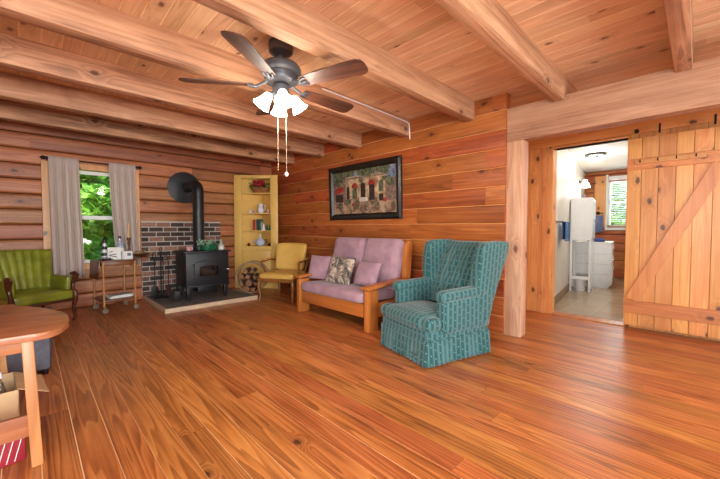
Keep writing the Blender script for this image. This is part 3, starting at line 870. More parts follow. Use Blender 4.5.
# white cable along the beam
m = MB(); m.tube([(2.14, 2.706, 2.551), (2.9, 2.706, 2.54), (3.52, 2.706, 2.525), (3.578, 2.706, 2.51), (3.588, 2.702, 2.31)], .007, 8)
tag(m.build('white_cable', white_paint), 'thin white cable fixed along the side of a ceiling beam', 'cable')

# ------------------------------------------------------------------ picture
pic = thing('framed_picture', 'wide black framed painting of a flowered courtyard above the sofa', 'picture', (XL-.006, 3.575, 1.70), R(-90))
pic.rotation_euler = (R(1.8), 0, R(-90))
PWd, PHt, FW = 1.50, .845, .095
m = MB()
# mitred frame profile (x across inwards, depth)
prof = [(0, 0), (0, .035), (.03, .05), (.065, .045), (FW, .018), (FW, 0)]
cs = [(-PWd/2, -PHt/2, 1, 1), (PWd/2, -PHt/2, -1, 1), (PWd/2, PHt/2, -1, -1), (-PWd/2, PHt/2, 1, -1)]
vs = []; n = len(prof)
for (cx, cz, sx_, sz_) in cs:
    for a, d in prof: vs.append((cx+sx_*a, -d, cz+sz_*a))
fs = []
for i in range(4):
    j = (i+1) % 4
    for k in range(n):
        k2 = (k+1) % n
        fs.append((i*n+k, j*n+k, j*n+k2, i*n+k2))
m.add(vs, fs); m.build('frame', black_frame, pic, smooth=30)
def paint(name, c1, c2, sc=18):
    t = NT(name); n = t.noise(t.coord(), sc, 5, .7, .8)
    return t.set(Base_Color=t.mix(t.maprange(n, .38, .62, 0, 1), C(*c1), C(*c2)), Roughness=.5)
PM = [paint('painted_ground', (104, 80, 64), (186, 156, 128), 9), paint('painted_wall', (138, 108, 82), (214, 184, 148), 10), paint('painted_foliage', (44, 56, 42), (120, 122, 92), 26),
      paint('painted_shadow', (36, 30, 30), (70, 52, 46)), paint('painted_red', (130, 34, 34), (170, 60, 52)), paint('painted_sky', (78, 90, 112), (140, 152, 166), 12),
      paint('painted_stone', (96, 80, 74), (150, 124, 108), 24), paint('painted_cloth', (196, 182, 170), (224, 214, 204))]
m = MB(); dpt = [-.0165]
def flat(poly, mi):
    dpt[0] -= .00012
    m.add([(a, dpt[0], b) for a, b in poly], [list(range(len(poly)))], mi)
def rect(a, b, c, d, mi): flat([(a, c), (b, c), (b, d), (a, d)], mi)
def arch(cx, w, z0, z1, mi, top=None):
    pts = [(cx-w/2, z0), (cx+w/2, z0)] + [(cx+w/2*math.cos(PI*i/10), z1+w/2*math.sin(PI*i/10)) for i in range(11)]
    flat(pts, mi)
IW, IH = PWd/2-FW+.005, PHt/2-FW+.005
m.bx(-IW, IW, -.016, -.004, -IH, IH, mi=0)
rect(-IW, IW, .12, IH, 5); rect(-.42, .48, -.10, .24, 1); rect(-IW, -.36, -.12, .2, 6); rect(.46, IW, -.16, .16, 6)
flat([(-IW, IH), (-IW, .16), (-.5, .10), (-.4, .22), (-.2, .26), (-.1, IH)], 2)
flat([(-.12, IH), (-.1, .25), (.1, .2), (.3, .26), (.5, .2), (.56, IH)], 2)
rect(-.42, .48, .2, .225, 6)
arch(-.16, .10, -.10, .07, 2); arch(.02, .10, -.10, .08, 3); arch(.2, .11, -.14, .08, 3); arch(.38, .09, -.03, .09, 2); arch(-.31, .07, -.1, .06, 3)
arch(-.16, .13, .065, .075, 4); arch(.2, .14, .085, .09, 4)
flat([(-.62, -.02), (-.40, .03), (-.42, .10), (-.6, .08)], 4); rect(-.60, -.43, -.14, -.02, 3)
rect(.34, .42, -.16, -.06, 3); rect(-.06, .12, -.15, -.09, 7)
for a, b, r_, k in ((-.3, -.14, .05, 2), (-.2, -.19, .03, 4), (.45, -.15, .035, 4), (.3, -.2, .04, 2), (-.5, -.2, .06, 2), (-.58, -.22, .025, 4), (.56, .1, .07, 2), (-.02, .17, .05, 2), (.45, .15, .05, 2)):
    flat([(a+r_*math.cos(2*PI*i/9)*(1+.25*(i % 2)), b+r_*.8*math.sin(2*PI*i/9)) for i in range(9)], k)
m.build('canvas', PM, pic, smooth=0)

# ------------------------------------------------------------------ sofa (loveseat), local facing -Y
sofa = thing('loveseat', 'wooden framed loveseat with lavender cushions against the log wall', 'sofa', (3.06, 3.20, 0), R(-90))
SWd = .68
for s in (-1, 1):
    xo = s*(SWd-.03)
    m = MB()
    prof = [(y_-.13, z_+.01*(z_ > .8)) for y_, z_ in [(.30, .28), (.24, .01), (.38, .01), (.44, .45), (.49, .88), (.48, .95), (.44, .985), (.39, .96), (.365, .9), (.33, .55)]]
    m.prism(prof, xo-.03, xo+.03, 'YZ', bev=.008)
    m.build('back_post', W['oakz'], sofa, smooth=30)
    MB().bx(xo-.035, xo+.035, -.45, -.28, 0, .46, bev=.012).build('front_leg', W['oakz'], sofa, smooth=30)
    MB().bx(xo-.02, xo+.02, -.37, .17, .14, .30, bev=.006).build('side_rail', W['oakz'], sofa, smooth=30)
    MB().bar((xo, -.47, .485), (xo, .235, .53), .13, .035, bev=.01).build('armrest', W['oakz'], sofa, smooth=30)
MB().bx(-SWd+.09, SWd-.09, -.43, -.395, .15, .30, bev=.006).build('front_rail', W['oak'], sofa, smooth=30)
MB().bx(-SWd+.05, SWd-.05, .20, .23, .25, .38, bev=.006).build('back_rail', W['oak'], sofa, smooth=30)
MB().bar((-SWd+.05, .305, .84), (SWd-.05, .305, .84), .03, .09, bev=.006).build('back_rail', W['oak'], sofa, smooth=30)
def sag(p, u):
    p.z += -.012*(1-u.x**2)*(u.y+1)*.5 + .006*math.sin(u.x*7)*(u.z > 0)
    return p
MB().cushion((0, -.155, .355), (1.17, .61, .13), rot=(R(-2), 0, 0), r=.045, puff=(0, 0, .012), n=12, fn=sag).build('seat_cushion', lav, sofa, smooth=80)
for s in (-1, 1):
    MB().cushion((s*.312, .185, .695), (.62, .14, .64), rot=(R(-13), 0, 0), r=.06, puff=(.0, .03, .006), n=12).build('back_cushion', lav, sofa, smooth=80)
def pillow(name, loc, size, th, mat, label, tilt, yaw, roll=0):
    m = MB()
    M3 = Euler((tilt, roll, yaw)).to_matrix().to_4x4()
    def fn(p, u):
        e = (1-abs(u.x)**2.6)*(1-abs(u.z)**2.6)
        p.y = (u.y)*th/2*(.12+.88*max(0, e)**.6)
        k = 1-.06*(abs(u.x*u.z))
        k2 = 1 - .05*(1-u.z**2)*abs(u.x)**4
        p.x *= k2; p.z *= 1-.05*(1-u.x**2)*abs(u.z)**4
        return p
    m.cushion((0, 0, 0), (size[0], th, size[1]), rot=M3, r=.01, n=14, fn=fn)
    o = m.build(name, mat, smooth=80)
    return tag(o, label, 'pillow', loc=loc)
pillow('throw_pillow', (2.90, 3.74, .60), (.36, .34), .13, lav, 'lavender pillow leaning in the loveseat corner near the yellow chair', R(-18), R(-76))
pillow('throw_pillow', (2.90, 3.30, .60), (.40, .37), .14, print_m, 'patterned grey and cream landscape pillow on the loveseat', R(-20), R(-80), R(4))
pillow('throw_pillow', (2.93, 2.84, .59), (.40, .30), .13, lav, 'lavender pillow on the loveseat end near the teal wing chair', R(-20), R(-96))

# ------------------------------------------------------------------ teal wing chair, local facing -Y
tw = thing('wing_chair', 'teal striped wingback armchair with tufted back and pleated skirt', 'armchair', (2.745, 1.775, 0), R(255))
HW = .345
def skirt_fn(u, v):
    # u around the perimeter, v down
    w, d = .335, .375
    per = [(-w, -d), (w, -d), (w, d), (-w, d)]
    tot = 4*(w+d); s = u*tot
    segs = [2*w, 2*d, 2*w, 2*d]
    i = 0
    while i < 3 and s > segs[i]: s -= segs[i]; i += 1
    a = Vector(per[i]); b = Vector(per[(i+1) % 4]); tt = s/segs[i]
    p = a + (b-a)*tt
    nrm = Vector(((b-a).y, -(b-a).x)).normalized()
    x_ = u*tot/.062
    f = x_ - math.floor(x_)
    pl = (f if f < .8 else (1-f)*4)   # knife pleat
    amp = .004 + .030*v
    ed = min(tt, 1-tt)*segs[i]
    p = p + nrm*((pl-.4)*amp + .018*v + .004*math.sin(u*31)*v)
    return (p.x, p.y, .215 - .205*v)
m = MB(); m.grid(skirt_fn, 240, 7, cu=True); m.build('skirt', teal, tw, smooth=50, mods=solidify(.006))
MB().cushion((0, .0, .24), (.67, .74, .11), r=.025, n=6).build('seat_base', teal, tw, smooth=80)
def crown(p, u): 
    if u.z > 0: p.z += .02*(1-u.x**2)*(1-u.y**2)
    return p
MB().cushion((0, -.135, .345), (.57, .52, .125), r=.05, n=12, puff=(0, .012, .01), fn=crown).build('seat_cushion', teal, tw, smooth=80)
for s in (-1, 1):
    MB().cushion((s*.305, -.30, .345), (.12, .17, .12), r=.05, n=6).build('cushion_ear', teal, tw, smooth=80)
for s in (-1, 1):
    # side panel below the arm
    MB().cushion((s*.305, .08, .40), (.10, .58, .30), r=.025, n=6).build('side_panel', teal, tw, smooth=80)
    # padded roll arm
    m = MB(); m.cushion((s*.315, .05, .575), (.125, .58, .10), rot=(R(2), 0, 0), r=.048, n=10); m.build('armrest', teal, tw, smooth=80)
    # wing: swept profile, flaring outwards
    pr = [(.20, .52), (.165, .60), (.16, .74), (.175, .90), (.20, .99), (.25, 1.022), (.42, 1.03), (.56, 1.025), (.585, .97), (.53, .80), (.46, .62), (.40, .45), (.35, .30), (.28, .30), (.24, .42)]
    def flare(mb):
        mb.v = [(x + s*(.15 if s > 0 else .04)*max(0, z-.55)*(1.0 - .55*max(0, min(1, (y-.12)/.35))) , y, z) for x, y, z in mb.v]
    m = MB(); m.prism(pr, s*.265, s*.365, 'YZ', bev=.022, seg=3); flare(m); m.build('wing', teal, tw, smooth=60)
# tufted back
def tuft(u, v):
    x = (u-.5)*.56
    zz = .40 + .61*v
    yb = .185 + .24*v + .03*v*v
    dep = 0
    rows = [.30, .47, .64, .81]
    for i, r_ in enumerate(rows):
        k = 3 if i % 2 == 0 else 4
        for j in range(k):
            bx_ = (j-(k-1)/2)*.145; dz = (v-r_)*.61
            d2 = ((x-bx_)**2 + dz**2)
            dep += .032*math.exp(-d2/(2*.022**2))
    dep += .010*math.exp(-((abs((x/.145+.5) % 1 - .5)*.145)**2)/(2*.012**2))*(.25 < v < .9)
    bulge = .045*(1-(2*u-1)**4)*(1-(abs(2*v-1))**5)
    return (x, yb - bulge + dep, zz)
m = MB(); m.grid(tuft, 70, 60); m.build('backrest', teal, tw, smooth=80, mods=solidify(.01))
for i, r_ in enumerate((.30, .47, .64, .81)):
    k = 3 if i % 2 == 0 else 4
    for j in range(k):
        bx_ = (j-(k-1)/2)*.145; p = tuft(bx_/.56+.5, r_)
        MB().sphere((p[0], p[1]-.004, p[2]), .010, 6).build('button', teal, tw)
m = MB(); m.prism([(.30, .28), (.38, .28), (.44, .6), (.51, .85), (.545, .985), (.50, 1.022), (.44, 1.0), (.40, .8)], -.28, .28, 'YZ', bev=.02, seg=3); m.build('back_shell', teal, tw, smooth=60)

# ------------------------------------------------------------------ yellow chair, local facing -Y
yc = thing('accent_chair', 'yellow upholstered open-arm chair with wooden legs beside the loveseat', 'chair', (2.947, 4.749, 0), R(300))
yc.scale = (1.12, 1.06, 1.0)
def cab_leg(x, y, sx_, sy_, mat, parent, h=.335, name='leg'):
    m = MB(); m.tube([(x, y, h), (x+sx_*.012, y+sy_*.02, h*.8), (x+sx_*.004, y+sy_*.01, h*.45), (x-sx_*.005, y, .08), (x+sx_*.008, y+sy_*.012, .015), (x+sx_*.012, y+sy_*.018, 0)], [.026, .028, .020, .014, .014, .019], 10)
    m.build(name, mat, parent)
cab_leg(-.25, -.235, -1, -1, W['midwood'], yc); cab_leg(.25, -.235, 1, -1, W['midwood'], yc); cab_leg(-.2, .24, -1, 1, W['midwood'], yc); cab_leg(.2, .24, 1, 1, W['midwood'], yc)
def trap(p, u):
    p.x *= 1 - .10*(u.y+1)/2
    return p
MB().cushion((0, 0, .335), (.56, .54, .07), r=.02, n=6, fn=trap).build('seat_frame', W['midwood'], yc, smooth=60)
MB().cushion((0, -.01, .39), (.54, .52, .10), r=.045, puff=(0, 0, .02), n=10, fn=trap).build('seat', yellow_vinyl, yc, smooth=80)
def bowed(p, u):
    p.y += .05*(u.x**2)*-1 + .0
    p.x *= 1 + .07*(u.z)
    p.z += -.025*abs(u.x)**3*(u.z > .2)
    return p
MB().cushion((0, .285, .665), (.48, .09, .47), rot=(R(-12), 0, 0), r=.04, puff=(0, .015, 0), n=10, fn=bowed).build('backrest', yellow_vinyl, yc, smooth=80)
for s in (-1, 1):
    m = MB(); m.tube([(s*.22, .23, .36), (s*.235, .28, .52), (s*.25, .30, .66)], [.022, .018, .016], 8); m.build('back_stile', W['midwood'], yc)
    m = MB(); m.tube([(s*.25, .27, .615), (s*.29, .12, .625), (s*.295, -.06, .61), (s*.29, -.11, .605), (s*.288, -.115, .57), (s*.27, -.06, .47), (s*.262, -.05, .37)], [.017, .018, .021, .02, .018, .016, .019], 8); m.build('armrest', W['midwood'], yc)
    # small pad on arm
    MB().cushion((s*.294, .06, .642), (.04, .18, .03), r=.014, n=4).build('arm_pad', yellow_vinyl, yc, smooth=80)

# ------------------------------------------------------------------ green armchair, local facing -Y
gc = thing('channel_back_armchair', 'olive green leather armchair with channelled back and dark carved arms', 'armchair', (.0, 5.66, 0), R(23))
def gtrap(p, u):
    p.x *= 1 - .08*(u.y+1)/2
    return p
MB().cushion((0, -.03, .33), (.60, .60, .12), r=.035, puff=(0, .0, .02), n=10, fn=gtrap).build('seat', olive, gc, smooth=80)
def chan(u, v):
    # fan of vertical channels; u across, v up
    half = .25 + .085*v
    x = (u-.5)*2*half
    yb = .20 + .15*v - .10*(abs(2*u-1)**2.2)*(1-.25*v)
    k = abs(math.sin(u*PI*8))
    y_ = yb - .035*k**.7
    return (x, y_, .34 + .52*v + .015*(1-(2*u-1)**2)*v)
m = MB(); m.grid(chan, 97, 16); m.build('backrest', olive, gc, smooth=80, mods=solidify(.02, 1))
def chanb(u, v):
    p = chan(round(u*8)/8.0 if False else u, v); half = .25+.085*v
    x = (u-.5)*2*half
    return (x, .24+.15*v-.10*(abs(2*u-1)**2.2)*(1-.25*v)+.02, p[2])
m = MB(); m.grid(chanb, 40, 8); m.build('back_shell', olive, gc, smooth=80, mods=solidify(.03, 1))
# carved frame along the back edge
for s in (-1, 1):
    pts = []
    for i in range(9):
        v = i/8; half = .25+.085*v
        pts.append((s*(half+.008), .235+.15*v-.10*(1-.25*v)+.0, .30+.565*v))
    m = MB(); m.tube(pts, [.016, .017, .018, .017, .016, .016, .017, .02, .014], 8); m.build('back_rail', W['darkwood'], gc)
    # upholstered arm panel
    MB().cushion((s*.285, -.06, .45), (.08, .42, .20), rot=(0, R(s*4), R(s*-3)), r=.025, puff=(.012, 0, 0), n=8).build('arm_panel', olive, gc, smooth=80)
    m = MB(); m.tube([(s*.29, -.30, .0), (s*.298, -.315, .04), (s*.292, -.30, .16), (s*.30, -.325, .27), (s*.30, -.335, .33), (s*.292, -.29, .40), (s*.30, -.275, .46), (s*.312, -.305, .53), (s*.315, -.325, .565), (s*.312, -.30, .585), (s*.308, -.24, .58)],
                     [.019, .016, .020, .027, .028, .022, .024, .032, .034, .028, .02], 10); m.build('front_leg', W['darkwood'], gc)
    m = MB(); m.tube([(s*.23, .27, 0), (s*.235, .25, .15), (s*.24, .23, .3)], [.015, .018, .022], 8); m.build('rear_leg', W['darkwood'], gc)
MB().bx(-.28, .28, -.325, -.285, .245, .275, bev=.008).build('front_rail', W['darkwood'], gc)

# ------------------------------------------------------------------ round coffee table, front at the picture's edge
tb_ = thing('side_table', 'oval-topped wooden table with square legs and low stretchers', 'table', (-.45, 2.70, 0))
cx, cy = -.45, 2.70
half = [(-.102, 2.205), (.029, 2.199), (.09, 2.235), (.14, 2.36), (.152, 2.515), (.14, 2.65), (.105, 2.767), (.05, 2.90), (-.015, 3.029), (-.07, 3.11), (-.15, 3.18)]
ol = [(a-cx, b-cy) for a, b in half]
ol = ol + [(-a, -b) for a, b in ol]
# smooth closed Catmull-Rom
def catmull(P, k=5):
    out = []; n = len(P)
    for i in range(n):
        p0, p1, p2, p3 = [Vector(P[(i+j-1) % n]) for j in range(4)]
        for q in range(k):
            t_ = q/k
            out.append(tuple(.5*((2*p1)+(p2-p0)*t_+(2*p0-5*p1+4*p2-p3)*t_**2+(3*p1-p0-3*p2+p3)*t_**3)))
    return out
m = MB(); m.prism(catmull(ol), .615, .65, 'XY', bev=.01, seg=2); m.build('table_top', W['table'], tb_, smooth=40)
TL = [(.435, -.445), (-.42, -.445), (.30, .42), (-.435, .43)]
for i, (a, b) in enumerate(TL):
    sx_, sy_ = (1 if a > 0 else -1), (1 if b > 0 else -1)
    MB().bar((a+sx_*.022, b+sy_*.012, 0), (a, b, .615), .043, .043, bev=.004, up=(0, 1, 0)).build('leg', W['tablez'], tb_, smooth=30)
for (a, b) in ((TL[1], TL[0]), (TL[3], TL[2]), (TL[0], TL[2]), (TL[1], TL[3])):
    MB().bar((a[0], a[1], .587), (b[0], b[1], .587), .025, .055, bev=.003).build('apron', W['table'], tb_, smooth=30)
for (a, b) in ((TL[1], TL[0]), (TL[3], TL[2])):
    MB().bar((a[0], a[1], .20), (b[0], b[1], .20), .025, .105, bev=.003).build('stretcher', W['table'], tb_, smooth=30)
# box with open flaps, standing on the shelf
bxo = thing('cardboard_box', 'open cardboard box with folded-out flap on the floor under the table', 'box', (-.25, 2.86, 0), R(4))
m = MB()
w_, d_, h_ = .36, .36, .235
for a0, a1, b0, b1, c0, c1 in ((-w_/2, w_/2, -d_/2, -d_/2+.005, 0, h_), (-w_/2, w_/2, d_/2-.005, d_/2, 0, h_), (-w_/2, -w_/2+.005, -d_/2, d_/2, 0, h_), (w_/2-.005, w_/2, -d_/2, d_/2, 0, h_), (-w_/2, w_/2, -d_/2, d_/2, 0, .005)):
    m.bx(a0, a1, b0, b1, c0, c1)
m.build('carton', cardboard, bxo, smooth=0)
m = MB(); m.box((w_/2+.062, 0, h_-.03), (.14, d_-.02, .004), rot=(0, R(26), 0)); m.build('flap', cardboard, bxo, smooth=0)
# clear bottles in the box
for k, (a, b, h) in enumerate(((-.25, 2.76, .33), (-.14, 2.78, .32), (-.20, 2.90, .34))):
    bo = thing('plastic_bottle', ['clear plastic bottle with blue cap, shorter one, in the cardboard box', 'clear plastic bottle at the box edge beside the table leg', 'tall clear plastic bottle at the back of the cardboard box'][k], 'bottle', (a, b, .008), 0, 'bottles in the cardboard box')
    MB().lathe([(.03, 0), (.033, .01), (.033, h*.6), (.02, h*.8), (.012, h*.86), (.012, h*.92)], n=16).build('body', clear_plastic, bo)
    MB().lathe([(.015, h*.9), (.015, h), (.012, h+.002)], n=14).build('cap', plain('bottle_cap_%d' % k, C(*[(120, 150, 200), (226, 226, 230), (200, 210, 220)][k]), .4), bo)
# red patterned book-bag on the floor under the table
rb = thing('gift_bag', 'deep red bag with white stripes and a checked panel on the floor under the table', 'bag', (-.22, 2.39, 0), R(6))
m = MB(); m.box((0, 0, .07), (.36, .16, .14), bev=.006); m.build('body', red_m, rb, smooth=30)
m = MB(); m.box((-.055, -.0815, .07), (.19, .003, .12)); m.build('checked_panel', red_print, rb, smooth=0)
m = MB()
for k in range(4): m.box((.07+k*.028, -.0815, .07), (.003, .003, .12), rot=(0, R(14), 0))
m.build('stripe_print', paper_white, rb, smooth=0)
# ottoman
ot = thing('ottoman', 'charcoal fabric ottoman with black feet behind the table', 'ottoman', (-.10, 3.80, 0), R(-4))
MB().cushion((0, 0, .225), (.44, .44, .37), r=.02, n=6).build('body', grey_fabric, ot, smooth=60)
MB().cushion((0, 0, .435), (.45, .45, .06), r=.025, n=6).build('lid', grey_fabric, ot, smooth=60)
for a in (-1, 1):
    for b in (-1, 1):
        MB().lathe([(.018, 0), (.024, .045)], (a*.185, b*.185, 0), 12).build('foot', black_plastic, ot)

# ------------------------------------------------------------------ corner cabinet
cb = thing('corner_cabinet', 'tall mustard yellow corner cabinet with open shelves', 'cabinet', (2.786, 6.214, 0), R(-45))
CW, CH = .83, 2.15
OX0, OX1 = .14, .69
m = MB()
m.bx(0, OX0, 0, .022, 0, CH, bev=.003); m.bx(OX1, CW, 0, .022, 0, CH, bev=.003); m.bx(OX0, OX1, 0, .022, 2.085, CH, bev=.003); m.bx(OX0, OX1, 0, .022, .0, .09)
m.bx(OX0, OX1, 0, .022, .72, .785)
m.build('face_frame', yellow_paint, cb, smooth=30)
MB().bx(OX0+.003, OX1-.003, .004, .020, .093, .717, bev=.004).build('door', yellow_paint, cb, smooth=30)
def loc2(x, y):   # world -> cabinet local
    dx, dy = x-2.786, y-6.214
    return ((dx-dy)*math.sqrt(.5), (dx+dy)*math.sqrt(.5))
B1 = loc2(2.83, 6.215); B2 = loc2(3.36, 6.215); B3 = loc2(3.36, 5.645)
m = MB(); m.bar((*B1, CH/2), (*B2, CH/2), .012, CH-.01); m.build('back_panel', yellow_paint, cb, smooth=0)
m = MB(); m.bar((*B2, CH/2), (*B3, CH/2), .012, CH-.01); m.build('side_panel', yellow_paint, cb, smooth=0)
foot = [(.03, .022), (B3[0]-.01, .022), B2, (B1[0], B1[1])]
for z in (.785, 1.085, 1.415, 1.80):
    MB().prism(foot, z, z+.018, 'XY').build('shelf', yellow_paint, cb, smooth=0)
MB().prism(foot, 2.13, 2.148, 'XY').build('top', yellow_paint, cb, smooth=0)
def cbw(x, y, z):   # local -> world point
    q = math.sqrt(.5)
    return (2.786+(x+y)*q, 6.214+(y-x)*q, z)
SH = [.804, 1.104, 1.434, 1.819]
# flowers in basket
fb = thing('flower_basket', 'wicker basket of red flowers and greenery on the top cabinet shelf', 'flower arrangement', cbw(.46, .15, SH[3]), R(-45))
m = MB(); m.lathe([(.10, 0), (.12, .02), (.16, .09), (.165, .1), (.15, .1), (.11, .02)], n=24, M=Matrix.Diagonal((1.15, .6, 1, 1))); m.build('basket', wicker, fb)
rng = random.Random(5)
m = MB()
for k in range(26):
    a = rng.uniform(0, 2*PI); r_ = rng.uniform(.02, .11)
    m.sphere((r_*math.cos(a)*1.1-.03, r_*math.sin(a)*.6, .15+rng.uniform(0, .09)), rng.uniform(.028, .042), 5, 0, (1, 1, .7))
m.build('blossoms', red_flower, fb)
m = MB()
for k in range(70):
    a = rng.uniform(0, 2*PI); r_ = rng.uniform(.08, .18); c_ = Vector((r_*math.cos(a)*1.1-.02, r_*math.sin(a)*.5, .10+rng.uniform(-.03, .09)))
    e = Euler((rng.uniform(-1, 1), rng.uniform(-1, 1), a)).to_matrix()
    L = .04
    m.add([tuple(c_+e @ Vector(p)) for p in ((-L, 0, 0), (0, -L*.4, .008), (L, 0, 0), (0, L*.4, .008))], [(0, 1, 2, 3)])
m.build('greenery', green_leaf, fb, smooth=0)
# pitcher + little figurines
pt = thing('pitcher', 'white porcelain pitcher on the second cabinet shelf', 'pitcher', cbw(.46, .15, SH[2]), R(-45))
MB().lathe([(.045, 0), (.055, .02), (.06, .06), (.048, .12), (.036, .16), (.042, .185), (.038, .185), (.03, .16)], n=20).build('body', porcelain, pt)
MB().tube([(.042, 0, .165), (.085, 0, .15), (.088, 0, .09), (.055, 0, .05)], .008, 8).build('handle', porcelain, pt)
for (a, b, c_, lab) in ((.27, .13, porcelain, 'small white figurine on the second cabinet shelf, nearest the stove side'), (.33, .11, pink_ceramic, 'small pink and white figurine beside the white pitcher'), (.60, .14, pink_ceramic, 'pink ceramic figurine on the second cabinet shelf next to the log wall')):
    f = thing('figurine', lab, 'figurine', cbw(a, b, SH[2]), R(-45))
    MB().lathe([(.026, 0), (.03, .01), (.022, .04), (.012, .055)], n=14).build('body', c_, f)
    MB().sphere((0, 0, .062), .015, 7).build('head', porcelain, f)
# books
xs = .325
cols = [(150, 46, 40), (196, 92, 66), (40, 74, 64), (28, 40, 40), (52, 92, 88), (186, 180, 160)]
bl_ = ['red-spined book, first in the row on the cabinet shelf', 'orange-spined book second in the row on the cabinet shelf', 'dark green book in the middle of the cabinet shelf row', 'near-black book in the middle of the cabinet shelf row', 'teal book in the cabinet shelf row', 'cream book at the end of the cabinet shelf row']
for k in range(6):
    w = [.03, .026, .032, .024, .03, .022][k]; h = [.205, .20, .215, .21, .22, .16][k]
    b = thing('book', bl_[k], 'book', cbw(xs+w/2, .12, SH[1]), R(-45), 'books on the cabinet shelf')
    MB().bx(-w/2, -w/2+.003, 0, .14, 0, h).bx(w/2-.003, w/2, 0, .14, 0, h).bx(-w/2, w/2, -.003, 0, 0, h).build('cover', plain('book_cover_%d' % k, C(*cols[k]), .6), b, smooth=0)
    MB().bx(-w/2+.003, w/2-.003, 0, .136, .004, h-.004).build('pages', paper_white, b, smooth=0)
    xs += w+.0015
fg = thing('figurine', 'white standing figurine in front of the end of the book row', 'figurine', cbw(xs+.035, .09, SH[1]), R(-45))
MB().lathe([(.028, 0), (.03, .01), (.02, .06), (.022, .09), (.010, .10)], n=14).build('body', porcelain, fg)
MB().sphere((0, 0, .115), .018, 7).build('head', porcelain, fg)
for a, lab in ((.625, 'green lidded mug on the book shelf of the yellow cabinet'),):
    g_ = thing('mug', lab, 'mug', cbw(a, .10, SH[1]), R(-45))
    MB().lathe([(.034, 0), (.036, .01), (.036, .095), (.032, .095), (.03, .01)], n=18).build('body', green_enamel, g_)
    MB().tube([(.034, 0, .08), (.06, 0, .075), (.06, 0, .03), (.034, 0, .025)], .006, 8).build('handle', green_enamel, g_)
# teapot
tp = thing('teapot', 'blue and white porcelain teapot on the lowest cabinet shelf', 'teapot', cbw(.45, .14, SH[0]), R(-45))
MB().lathe([(.05, 0), (.085, .03), (.095, .07), (.08, .115), (.045, .14)], n=24).build('body', blue_porc, tp)
MB().lathe([(.046, .138), (.03, .16), (.014, .17), (.02, .19), (.008, .235), (.004, .24)], n=16).build('lid', porcelain, tp)
MB().tube([(-.085, 0, .06), (-.12, 0, .09), (-.135, 0, .13)], [.02, .014, .010], 8).build('spout', blue_porc, tp)
MB().tube([(.075, 0, .11), (.125, 0, .12), (.135, 0, .07), (.085, 0, .045)], .009, 8).build('handle', dark_iron, tp)
for a, lab in ((.24, 'small brown pot on the lowest cabinet shelf beside the stile nearest the stove'), (.635, 'small brown pot on the lowest cabinet shelf beside the log wall')):
    f = thing('small_pot', lab, 'pot', cbw(a, .10, SH[0]), R(-45))
    MB().lathe([(.02, 0), (.03, .015), (.032, .03), (.022, .045)], n=14).build('body', W['darkwood'], f)
    MB().lathe([(.022, .044), (.012, .055), (.004, .066)], n=12).build('lid', W['darkwood'], f)

# ------------------------------------------------------------------ hearth, brick, stove
ht = thing('hearth', 'raised slate-tiled hearth with pale wooden edging under the stove', 'hearth', (1.93, 5.62, 0))
MB().bx(-.62, .66, -.59, .628, 0, .058).build('slab', slate, ht, smooth=0)
m = MB(); m.bx(-.65, .69, -.62, -.59, 0, .062, bev=.004); m.bx(-.65, -.62, -.59, .628, 0, .062, bev=.004); m.bx(.66, .69, -.59, .2, 0, .062, bev=.004); m.build('edging', plain('pale_edging', C(206, 178, 146), .5), ht, smooth=0)
m = MB(); z = .066; row = 0
m.bx(1.275, 2.525, YW-.035, YW+.03, .062, 1.262, mi=1)
rng = random.Random(6)
while z < 1.25:
    x = 1.275 - (.105 if row % 2 else 0)
    while x < 2.525:
        a, b = max(x+.005, 1.277), min(x+.2, 2.523)
        if b-a > .03: m.bx(a, b, YW-.045-rng.uniform(0, .004), YW, z, z+.064, bev=.004)
        x += .21
    z += .079; row += 1
struct(m.build('wall_brick_backing', [brick_m, mortar_m], smooth=0), 'dark brick fire-backing panel behind the stove')

SX0, SX1, SY0, SY1 = 1.645, 2.285, 5.31, 5.80
st = thing('wood_stove', 'black cast-iron wood stove with glass door on the hearth', 'stove', ((SX0+SX1)/2, (SY0+SY1)/2, .06))
w2, d2 = (SX1-SX0)/2, (SY1-SY0)/2
MB().bx(-w2, w2, -d2, d2, .195, .715, bev=.012).build('firebox', black_metal, st, smooth=30)
MB().bx(-w2-.03, w2+.03, -d2-.03, d2+.02, .715, .738, bev=.006).build('top_plate', black_metal, st, smooth=30)
MB().bx(-w2+.02, w2-.0, -d2-.03, -d2, .20, .225, bev=.006).build('ash_lip', black_metal, st, smooth=30)
m = MB(); m.bx(-.12, .12, -.14, .14, .10, .195, bev=.01); m.build('ash_pan', black_metal, st, smooth=30)
for a in (-1, 1):
    for b in (-1, 1):
        m = MB(); m.box((a*(w2-.045), b*(d2-.045), .0975), (.075, .075, .195), bev=.006, taper=.5); m.build('leg', black_metal, st, smooth=30)
# arched door
def arched(w, z0, z1, rise, n=10):
    return [(-w, z0), (w, z0)] + [(w-2*w*i/n, z1+rise*(1-(1-2*i/n)**2)) for i in range(n+1)]
dm = MB(); dm.prism(arched(.205, .30, .555, .05), -d2-.025, -d2, 'XZ', bev=.006)
dm.prism(arched(.165, .345, .525, .03), -d2-.030, -d2-.024, 'XZ', bev=.002)
door = dm.build('stove_door', black_metal, st, smooth=30)
MB().prism(arched(.140, .365, .50, .02), -d2-.034, -d2-.029, 'XZ').build('glass', plain('smoked_glass', C(28, 20, 16), .06, 0, .4, 8), door, smooth=0)
m = MB(); m.tube([(.195, -d2-.02, .44), (.235, -d2-.05, .44), (.25, -d2-.055, .44)], .008, 8); m.build('latch', black_metal, door)
m = MB(); m.tube([(.245, -d2-.055, .44), (.30, -d2-.06, .445)], [.008, .012], 10); m.build('handle', chrome, door)
for zz in (.33, .53):
    MB().tube([(-.215, -d2-.015, zz-.02), (-.215, -d2-.015, zz+.02)], .012, 8).build('hinge', black_metal, door)
